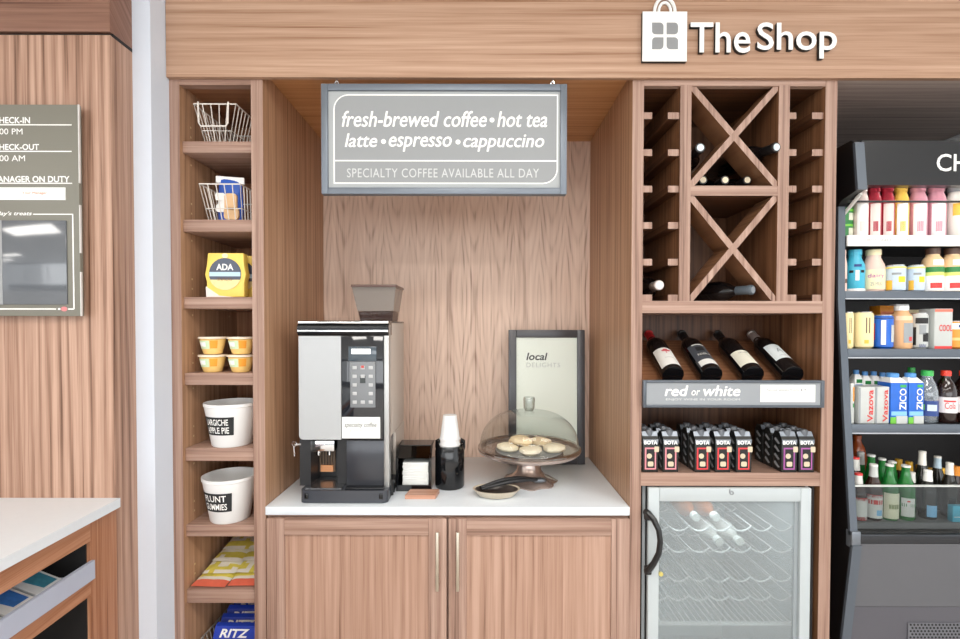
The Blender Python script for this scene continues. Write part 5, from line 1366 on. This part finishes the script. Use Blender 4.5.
for (a, b2, lab) in ((887.0, 905.8, 'pale blue can with a yellow fruit print, nearer the cream bottle'), (909.4, 924.8, 'pale blue can with a yellow fruit print, nearer the apple bottles')):
    can(lab, place('b', a, b2, 265.5), PBLU, patches=[(YBR, 0.06, 0.42, -1.0, -0.45), (C('lemon', (246, 226, 40)), 0.34, 0.56, 0.05, 0.75), (GREY, 0.62, 0.70, -0.5, 0.3)], bands=[(C('pale_yellow', (240, 226, 120)), 0.86, 0.925)], group='fruit cans on the second cooler shelf')
for (a, b2, lab) in ((926.0, 943.5, 'squat juice bottle with a green band and red apple, beside the fruit cans'), (945.0, 963.5, 'squat juice bottle with green band and red apple, last in view on its shelf')):
    bottle(lab, 'bottle', place('b', a, b2, 248.3), C('juice', (240, 206, 160)), BRWN, bands=[(WHT, 0.02, 0.38)], patches=[(GRN, 0.44, 0.56, -1.2, 1.2), (WHT, 0.60, 0.72, -0.3, 0.8), (RED, 0.08, 0.20, -0.5, 0.6), (C('lime_pale', (214, 226, 120)), 0.36, 0.44, -1.0, 1.0)], neck=0.62, profile=tall, cap_h=0.022, group='apple juice bottles on the second cooler shelf')
# third shelf
for (a, b2, lab) in ((844.0, 853.6, 'cream can with dark slanted strokes, half behind the cooler upright'), (855.4, 873.6, 'cream can with dark slanted strokes, beside the blue can')):
    can(lab, place('c', a, b2, 312), BEIG, patches=[(BRWN, 0.42, 0.84, 0.02, 0.12), (BRWN, 0.42, 0.84, 0.32, 0.42), (YBR, 0.14, 0.24, -0.1, 0.3)], group='cream coffee cans on the third cooler shelf')
can('blue can with a white vertical stripe on the third shelf', place('c', 875.8, 893.4, 315), BLU, patches=[(WHT, 0.12, 0.84, -0.42, 0.0), (SILV, 0.2, 0.7, 0.55, 1.2), (RED, 0.25, 0.75, -1.35, -1.0)], bands=[(DKB, 0.88, 0.92)])
bottle('tan bottle with a grey square label on the third shelf', 'bottle', place('c', 894.4, 912.4, 306), TAN, WHT, patches=[(GREY, 0.14, 0.60, -0.1, 1.0), (RED, 0.18, 0.28, 0.4, 0.8), (C('peach', (244, 206, 170)), 0.66, 0.76, -0.8, 0.8)], neck=0.6, profile=tall)
can('silver can with black inked pictures on the third shelf', place('c', 913.4, 928.0, 313), SILV, patches=[(BLKP, 0.70, 0.86, -0.7, 0.8), (GREY, 0.40, 0.66, -0.3, 0.5), (BLKP, 0.20, 0.44, 0.1, 0.9), (BLKP, 0.10, 0.60, -1.1, -0.6)], texts=[('BREW', 0.8, 0.04, 0.13, DKB, 0.1, False)])
pack('white drink carton with a red slanted stripe and red ends on the third shelf', place('c', 928.6, 946.6, 309), SILV, rects=[(RED, -0.96, 0.96, 0.0, 0.07), (C('salmon', (232, 120, 100)), -0.96, 0.96, 0.92, 0.985)], texts=[('COOL', -0.5, 0.9, 0.44, 0.60, RED, False)])
can('orange and white can at the edge of the view on the third shelf', place('c', 946.9, 965.5, 321), ORG, bands=[(WHT, 0.70, 0.92), (C('pale_orange', (248, 200, 130)), 0.30, 0.40)], patches=[(DKB, 0.76, 0.86, 0.0, 0.7)])
for i, (a, b2, yt, m) in enumerate(((876, 890, 306, ORG), (892, 905, 304.5, WHT), (905, 919, 310, CRM))):
    pack(['orange topped carton standing behind the blue can', 'white and orange carton standing behind the tan bottle', 'cream carton standing behind the silver can'][i], place('c', a, b2, yt, back=0.10), m, rects=[(C('coral', (236, 130, 84)), -0.9, 0.9, 0.70, 0.86)], group='cartons at the back of the third cooler shelf')
# fourth shelf
pack('sliver of a white and red carton behind the cooler upright on the fourth shelf', place('d', 849.6, 853.4, 383), SILV, rects=[(ORG, 0.2, 0.8, 0.55, 0.9), (GRN, 0.2, 0.8, 0.4, 0.5)])
for (a, b2, lab) in ((854.0, 870.4, 'tall silver carton with red upright lettering, next to the cooler upright'), (871.4, 885.2, 'tall silver carton with red upright lettering, next to the blue cartons')):
    pack(lab, place('d', a, b2, 386), SILV, texts=[('Vazova', 0.05, 0.75, 0.05, 0.92, RED, True)], rects=[(GREY, -0.95, -0.75, 0.02, 0.98)], group='silver cartons on the fourth cooler shelf')
for (a, b2, lab) in ((885.8, 902.6, 'blue and green carton with a blue cap, next to the silver cartons'), (904.2, 919.2, 'blue and green carton with a blue cap, next to the water bottle')):
    pack(lab, place('d', a, b2, 373), BLU, cap=BLUCAP, gable=0.016, rects=[(LIME, -0.99, -0.3, 0.0, 0.16), (SILV, -0.35, 0.99, 0.0, 0.19), (SKY, -0.9, 0.9, 0.20, 0.30), (GRC, 0.1, 0.8, 0.89, 0.95)], texts=[('ZICO', 0.0, 0.8, 0.34, 0.86, WHT, True)], group='blue cartons on the fourth cooler shelf')
for i, (a, b2, yt) in enumerate(((852.5, 860.5, 370), (861.3, 869.3, 371.5), (870.1, 878.1, 371.5), (878.9, 886.9, 372.5))):
    pack('blue capped carton behind the tall silver cartons, %s' % ['first from the cooler upright', 'second from the cooler upright', 'third from the cooler upright', 'fourth from the cooler upright'][i], place('d', a, b2, yt, back=0.09), WHT, cap=BLUCAP, gable=0.016, rects=[(GRN, -0.6, 0.8, 0.90, 0.99), (BLU, -0.9, 0.9, 0.1, 0.86)], group='blue cartons at the back of the fourth cooler shelf')
bottle('clear water bottle with a green cap and navy label', 'bottle', place('d', 920.2, 938.2, 370.5), CLRW, GRC, bands=[(DKB, 0.14, 0.43)], patches=[(LIME, 0.25, 0.36, -0.9, -0.5), (PBLU, 0.24, 0.36, -0.3, 0.6)], neck=0.5, cap_h=0.018)
bottle('red and green capped bottle behind the water bottle', 'bottle', place('d', 907, 918, 367.5, back=0.09), CLRW, GRC, neck=0.5, cap_h=0.018)
for (a, b2, lab, cc_) in ((939.2, 957.0, 'cola bottle with a red cap and pale label beside the water bottle', REDC), (957.6, 975.4, 'cola bottle with a red cap at the edge of the view on the fourth shelf', REDC)):
    b_ = bottle(lab, 'bottle', place('d', a, b2, 370.5), COLA, cc_, bands=[(C('label_silverpink', (226, 222, 224)), 0.20, 0.50)], patches=[(RED, 0.41, 0.44, -0.5, 0.6)], texts=[('Cola', 1.0, 0.28, 0.40, RED, 0.05, False)], neck=0.42, cap_h=0.018, group='cola bottles on the fourth cooler shelf')
# bin of beer bottles
M_BB = mat('beer_brown_glass', (52, 26, 16), 0.12, spec=0.7, var=0.05); M_BG = mat('beer_green_glass', (24, 112, 44), 0.12, spec=0.7, var=0.05); M_BK = mat('beer_dark_glass', (30, 28, 24), 0.12, spec=0.7); M_AM = mat('amber_plastic', (160, 74, 34), 0.15, var=0.05)
beer = lambda r, h, ch, n: [(0, 0.001), (r*0.9, 0), (r, 0.005), (r, h*0.55), (r*0.92, h*0.62), (n*1.25, h*0.78), (n, h*0.90), (n, h-ch), (0, h-ch)]
SHC['e'] = (zbf, 0.008); Z_base['e'] = 520
def beerb(lab, p0_, p1_, yt, back, mb_, cap, foil=None, front=None, neckk=0.42):
    pl_ = place('e', p0_, p1_, yt, back=back); r, h = pl_[3], pl_[4]
    t = bottle(lab, 'beer bottle', pl_, mb_, cap, neck=neckk, cap_h=0.007, profile=beer, group='bottles in the cooler bin', capr=1.15, patches=front or [])
    if foil:
        n = r*neckk; MB().lathe([(n*1.3, h*0.765), (n*1.12, h*0.90), (n*1.1, h-0.0065)], seg=18).build('neck_foil', foil, t, world=False)
    return t
lf = C('beer_label_white', (226, 226, 222)); lr = C('beer_label_red', (206, 66, 66)); lc = C('beer_label_cream', (236, 234, 206))
beerb('brown beer bottle with a red edged white label at the near end of the bin', 852.5, 867, 473, 0, M_BB, RED, lf, [(lf, 0.03, 0.48, -1.1, 1.1), (lr, 0.02, 0.09, -1.1, 1.1), (lr, 0.44, 0.50, -1.1, 1.1)])
beerb('brown beer bottle with a red and silver label, second in the front of the bin', 867.6, 882.4, 464, 0, M_BB, lf, SILV, [(lf, 0.05, 0.46, -1.1, 1.1), (lr, 0.30, 0.38, -1.0, 1.0), (lr, 0.42, 0.47, -1.1, 1.1), (SKY, 0.10, 0.20, 0.1, 0.8)])
beerb('green beer bottle with a large cream oval label in the front of the bin', 883.4, 898.6, 464, 0, M_BG, lf, None, [(lc, 0.04, 0.50, -0.85, 1.3), (C('olive', (150, 160, 120)), 0.22, 0.30, -0.3, 0.9)])
beerb('green beer bottle with a pale oval label, fourth in the front of the bin', 899.4, 915.6, 465, 0, M_BG, lf, None, [(lf, 0.08, 0.42, -0.7, 0.7), (GRN, 0.26, 0.32, -0.8, 0.8), (RED, 0.35, 0.38, -0.15, 0.15)])
beerb('dark beer bottle with a small blue label in the middle of the bin', 922, 937, 470, 0.01, M_BK, WHT, WHT, [(SKY, 0.06, 0.30, -0.4, 0.8)])
FO = C('foil_white', (232, 228, 220)); FB_ = C('foil_paleblue', (190, 212, 226))
beerb('bottle with a tall white foil neck, first of the three tall foil tops', 917, 930, 451, 0.06, M_BK, FO, FO)
beerb('bottle with a tall white foil neck, second of the three tall foil tops', 932.5, 945, 456, 0.098, M_BK, FO, FB_)
beerb('bottle with a tall white foil neck, third of the three tall foil tops', 944.5, 957.5, 462.5, 0.03, M_BK, FO, FO)
t_ = pack('turquoise pack of bottles at the edge of the view in the bin', place('e', 945.2, 968, 502, back=0.0, extra=0.006), TURQ, rects=[(WHT, -0.9, 0.9, 0.30, 0.34)], cat='drink pack', depth=0.02)
backs = [(851, 861, 457, 0.075, M_BB, RED, lf, 'behind the red edged label bottle'), (857, 865.5, 452, 0.155, M_BG, WHT, lf, 'behind the first two brown bottles, with a pale cap'), (867, 877, 454.5, 0.095, M_BG, WHT, None, 'behind the second brown bottle'),
         (878, 887.5, 458, 0.10, M_BG, lf, None, 'green neck between the second brown bottle and the oval label'), (888, 898, 461, 0.10, M_BG, lf, None, 'behind the large oval label bottle'),
         (895, 903.5, 459, 0.16, M_BB, YBR, YBR, 'with the first yellow foil top'), (905.5, 914, 461.5, 0.15, M_BB, YBR, YBR, 'with the second yellow foil top'), (909, 916.5, 472, 0.045, M_BK, FO, lf, 'with a white neck beside the green bottle'),
         (915.5, 924.5, 465, 0.17, M_BB, YBR, YBR, 'yellow foil top, behind the first tall foil neck'), (927, 936, 468, 0.14, M_BB, YBR, YBR, 'yellow foil top, behind the second tall foil neck'), (937.5, 947, 468, 0.14, M_BB, YBR, YBR, 'yellow foil top, behind the third tall foil neck'),
         (952, 962, 466, 0.14, M_BB, ORG, ORG, 'orange foil top, last in view')]
for (a, b2, yt, bk, mb_, cp, fo, w_) in backs:
    beerb('beer bottle in the bin, ' + w_, a, b2, yt, bk, mb_, cp, fo, neckk=0.62)
bottle('amber plastic bottle standing at the back corner of the bin', 'bottle', place('e', 850, 867, 435, back=0.20), M_AM, M_AM, neck=0.4, cap_h=0.012)
# ------------------------------------------------------------------ reception notice board
YP = YREC-0.026
M_OL = mat('board_olive', (120, 118, 108), 0.45, var=0.03, vscale=6)
x1 = X(79.3, YP, 210); x0 = x1-0.46
z1, z0 = Z(104.5, YP, 40), Z(316, YP, 40)
t = thing('notice_board', 'olive grey reception board with check in times and a dark screen', 'sign', ((x0+x1)/2, YP, z0))
MB().box(x0, x1, YP, YP+0.012, z0, z1, 0.001).build('board', M_OL, t)
b = MB(); b.box(x0+0.05, x1-0.04, YP+0.012, YREC-0.0003, z0+0.05, z0+0.10); b.box(x0+0.05, x1-0.04, YP+0.012, YREC-0.0003, z1-0.10, z1-0.05); b.build('mount', M_BLACKMT, t)
b = MB(); b.box(x1, x1+0.003, YP-0.001, YP+0.004, Z(183, YP, 78), z1); b.box(x1, x1+0.003, YP-0.001, YP+0.004, Z(253, YP, 78), Z(205, YP, 78)); b.box(x1, x1+0.003, YP-0.001, YP+0.004, z0, Z(272, YP, 78)); b.build('edge_strip', mat('edge_pale', (206, 204, 202), 0.4), t)
y_ = YP-0.0006
def tx(body, px1_, py0, py1, full_w, **k):
    xr = X(px1_, y_, (py0+py1)/2)
    txt(body, (xr-full_w, xr, Z(py1, y_, 40), Z(py0, y_, 40)), y_, M_WHITE, t, **k)
tx('CHECK-IN', 30, 117, 123.5, 0.102, bold=0.02)
tx('3:00 PM', 22.5, 128.5, 134.5, 0.082)
tx('CHECK-OUT', 39, 144, 150, 0.127, bold=0.02)
tx('11:00 AM', 25, 155.3, 161.3, 0.100)
tx('MANAGER ON DUTY', 69.5, 176, 182.3, 0.217, bold=0.02)
tx("today's treats", 32, 211.3, 216.5, 0.118, shear=0.3, bold=0.015)
b = MB()
for (pxa, pxb, py) in ((0, 71.5, 124.8), (0, 71.5, 151.3), (0, 72, 183.2), (33, 73, 214.2)):
    xa = x0+0.03 if pxa == 0 else X(pxa, y_, py); xb = X(pxb, y_, py); zc = Z(py, y_, 40); b.box(xa, xb, y_, YP, zc-0.0014, zc+0.0014)
zc0, zc1 = Z(309, y_, 40), Z(214.2, y_, 40); xr = X(73.3, y_, 260)
b.box(xr-0.0018, xr+0.0014, y_, YP, zc0, zc1); b.box(x0+0.03, X(56, y_, 309), y_, YP, zc0-0.0016, zc0+0.0016); b.box(X(68, y_, 309), xr, y_, YP, zc0-0.0016, zc0+0.0016)
b.build('rule_lines', M_WHITE, t)
xa, xb, za, zb_ = RC(0, 187.5, 65.5, 200, YP-0.001)
b = MB(); b.box(x0+0.045, xb, YP-0.002, YP, za, zb_); st = b.build('name_strip', M_PAPER, t)
txt('Your Manager', (X(22, YP-0.0026, 193), X(47, YP-0.0026, 193), Z(194.8, YP-0.0026, 40), Z(191.6, YP-0.0026, 40)), YP-0.0026, mat('print_coral', (226, 140, 120), 0.6), st)
xa, xb, za, zb_ = RC(0.8, 220.5, 67, 304.5, YP-0.002)
b = MB(); b.box(x0+0.06, xb, YP-0.004, YP, za, zb_, 0.001); sc_ = b.build('screen', mat('screen_grey', (96, 100, 106), 0.09, spec=0.9, var=0.02), t)
b = MB(); b.box(x0+0.06, xa, YP-0.0048, YP-0.001, za, zb_); b.box(xa, xa+0.006, YP-0.0046, YP-0.001, za, zb_); b.build('screen_edge', mat('screen_edge', (150, 152, 154), 0.3), sc_)
for (cx, m_, r_) in ((59.3, M_WHITE, 0.0036), (64.3, mat('print_rosy', (208, 130, 132), 0.6), 0.0088)):
    p = P(cx, 309, YP); b = MB(); b.prism([(p.x+r_*math.cos(q)*1.0, p.z+r_*0.8*math.sin(q)) for q in [2*PI*i/14 for i in range(14)]], 'y', YP-0.001, YP); b.build('board_mark', m_, t, smooth=False)

# ------------------------------------------------------------------ reception desk
ZD_ = Z(497.8, YREC, 60)
A = PZ(121.6, 497.3, ZD_); B = PZ(0, 560, ZD_)
d2 = Vector((B.x-A.x, B.y-A.y, 0)); d2.normalize()
n2 = Vector((-d2.y, d2.x, 0))
if n2.x < 0: n2 = -n2            # towards the lobby side (to the right)
LEN = 1.6
def desk_pt(s, o, z): p = A + d2*s + n2*o; return (p.x, p.y, z)
def slab(s0, s1, o0, o1, z0, z1, mb=None):
    mb = mb or MB(); mb.hexa([desk_pt(s0, o1, z0), desk_pt(s0, o0, z0), desk_pt(s1, o0, z0), desk_pt(s1, o1, z0), desk_pt(s0, o1, z1), desk_pt(s0, o0, z1), desk_pt(s1, o0, z1), desk_pt(s1, o1, z1)]); return mb
t = thing('reception_desk', 'walnut reception desk with a white worktop against the panelled wall', 'desk', (A.x-0.3, A.y-0.6, 0))
s00 = 0.004
# worktop clipped to the wall plane by a wedge so that its end meets the panelling
back = YREC-0.0006
zt0 = ZD_-0.026
def on_wall(o, z):      # point on the panelled wall for offset o
    k = (back-(A.y+n2.y*o))/d2.y; p = A + n2*o + d2*k; return (p.x, p.y, z)
w = MB(); w.hexa([on_wall(0, zt0), on_wall(-0.75, zt0), desk_pt(LEN, -0.75, zt0), desk_pt(LEN, 0, zt0), on_wall(0, ZD_), on_wall(-0.75, ZD_), desk_pt(LEN, -0.75, ZD_), desk_pt(LEN, 0, ZD_)])
w.build('worktop', M_QUARTZ, t)
OFF = -0.012
W_DESK = wood('walnut_desk', 'z', (110, 68, 46), (164, 112, 82), (190, 142, 112)); W_DESKR = wood('walnut_desk_rail', 'y', (110, 68, 46), (164, 112, 82), (190, 142, 112))
def wallslab(s1, o0, o1, z0, z1):
    m = MB(); m.hexa([on_wall(o1, z0), on_wall(o0, z0), desk_pt(s1, o0, z0), desk_pt(s1, o1, z0), on_wall(o1, z1), on_wall(o0, z1), desk_pt(s1, o0, z1), desk_pt(s1, o1, z1)]); return m
SE = PX(90.5, 590, (A+n2*OFF).x+0.004)       # where the end stile stops
s_end = (SE-A).dot(d2)
wallslab(s_end, OFF-0.40, OFF, 0.0, zt0-0.0005).build('end_stile', W_DESK, t)
def zface(px, py):
    """height of a pixel on the desk's lobby face"""
    d = ray(px, py); o = A + n2*OFF
    k = ((o-EYE).dot(n2))/d.dot(n2); p = EYE + d*k; return p.z
zr1_, zr2_, zr3_ = zface(84, 545), zface(88, 578.5), zface(88, 597.5)
slab(s_end+0.0003, LEN, OFF-0.03, OFF, zr1_, zt0-0.0005).build('top_rail', W_DESKR, t)
slab(s_end+0.0003, LEN, OFF-0.03, OFF, zr3_, zr2_-0.002).build('lower_rail', W_DESKR, t)
lm = slab(s_end+0.0003, s_end+0.004, OFF-0.30, OFF-0.010, zr2_, zr1_-0.0005); slab(s_end+0.0003, s_end+0.004, OFF-0.30, OFF-0.010, 0.101, zr3_-0.0005, lm); lm.build('opening_shade', M_DARK, t)  # black sheet over the wood paints the shade inside the opening
slab(s_end+0.0003, LEN, OFF-0.38, OFF-0.30, 0.05, zr1_).build('back_board', M_BLACKMT, t)
slab(s_end+0.0003, LEN, OFF-0.30, OFF-0.03, zr3_, zr2_-0.02).build('tray_board', M_BLACKMT, t)
slab(s_end+0.0003, LEN, OFF-0.30, OFF, 0.02, 0.10).build('plinth', W_DESKR, t)
zt_a, zt_b = zface(91, 560.5), zface(91, 579)
tray = slab(s_end-0.004, LEN, OFF-0.002, OFF+0.008, zt_b, zt_a)
slab(s_end+0.002, LEN, OFF-0.22, OFF-0.002, zt_b, zt_b+0.008, tray)
tray.build('tray_front', mat('tray_bluegrey', (176, 184, 202), 0.35, var=0.03), t)
# leaflets standing in the tray
lv = [('white and teal leaflet nearest the wall in the desk tray', (240, 244, 246), (70, 150, 176)), ('white leaflet with a blue picture, second from the wall in the desk tray', (242, 242, 240), (60, 120, 200)),
      ('pale leaflet with a red picture, third from the wall in the desk tray', (236, 240, 238), (200, 96, 84)), ('white leaflet standing behind the blue booklet in the desk tray', (240, 242, 240), (90, 160, 170)), ('blue booklet in the desk tray at the edge of the view', (40, 110, 210), (226, 230, 236))]
for i, (lab, c0, c1) in enumerate(lv):
    s0 = s_end+0.035+i*0.085; zb0 = zt_b+0.0085
    tt = thing('leaflet', lab, 'leaflet', Vector(desk_pt(s0, OFF-0.1, zb0)), 'leaflets in the desk tray')
    dz = (zt_a-zt_b)
    m = MB(); 
    for q in range(3):
        o0 = OFF-0.020-q*0.004
        m.hexa([desk_pt(s0, o0, zb0), desk_pt(s0, o0-0.002, zb0), desk_pt(s0+0.078, o0-0.002, zb0), desk_pt(s0+0.078, o0, zb0),
                desk_pt(s0+0.004, o0-0.11, zb0+dz*1.02), desk_pt(s0+0.004, o0-0.112, zb0+dz*1.02), desk_pt(s0+0.082, o0-0.112, zb0+dz*1.02), desk_pt(s0+0.082, o0-0.11, zb0+dz*1.02)])
    m.build('sheets', mat('leaflet_%d' % i, c0, 0.5), tt, smooth=False)
    def sl(k, s): return desk_pt(s0+s+0.004*k, OFF-0.0188-0.11*k, zb0+dz*1.02*k+0.0006)
    m = MB(); m.poly([sl(0.30, 0.008), sl(0.30, 0.050), sl(0.85, 0.060), sl(0.85, 0.008)]); m.build('cover_print', mat('leaflet_print_%d' % i, c1, 0.5, var=0.3, vscale=90), tt, smooth=False)
# ------------------------------------------------------------------ camera and view
cam = bpy.data.cameras.new('camera'); cam.sensor_width = 36.0; cam.sensor_fit = 'HORIZONTAL'
cam.lens = F*36.0/960.0; cam.shift_x = 0.0; cam.shift_y = (CY-319.5)/960.0; cam.clip_start = 0.02
co = bpy.data.objects.new('camera', cam); COL.objects.link(co)
co.matrix_world = Matrix(((_R.x, _U.x, -_FW.x, EYE.x), (_R.y, _U.y, -_FW.y, EYE.y), (_R.z, _U.z, -_FW.z, EYE.z), (0, 0, 0, 1)))
scene.camera = co
vs = scene.view_settings; vs.view_transform = 'Standard'; vs.look = 'None'; vs.gamma = 1.0; vs.use_curve_mapping = False; vs.exposure = 0.08
scene.cycles.max_bounces = 10; scene.cycles.transparent_max_bounces = 16; scene.cycles.diffuse_bounces = 5
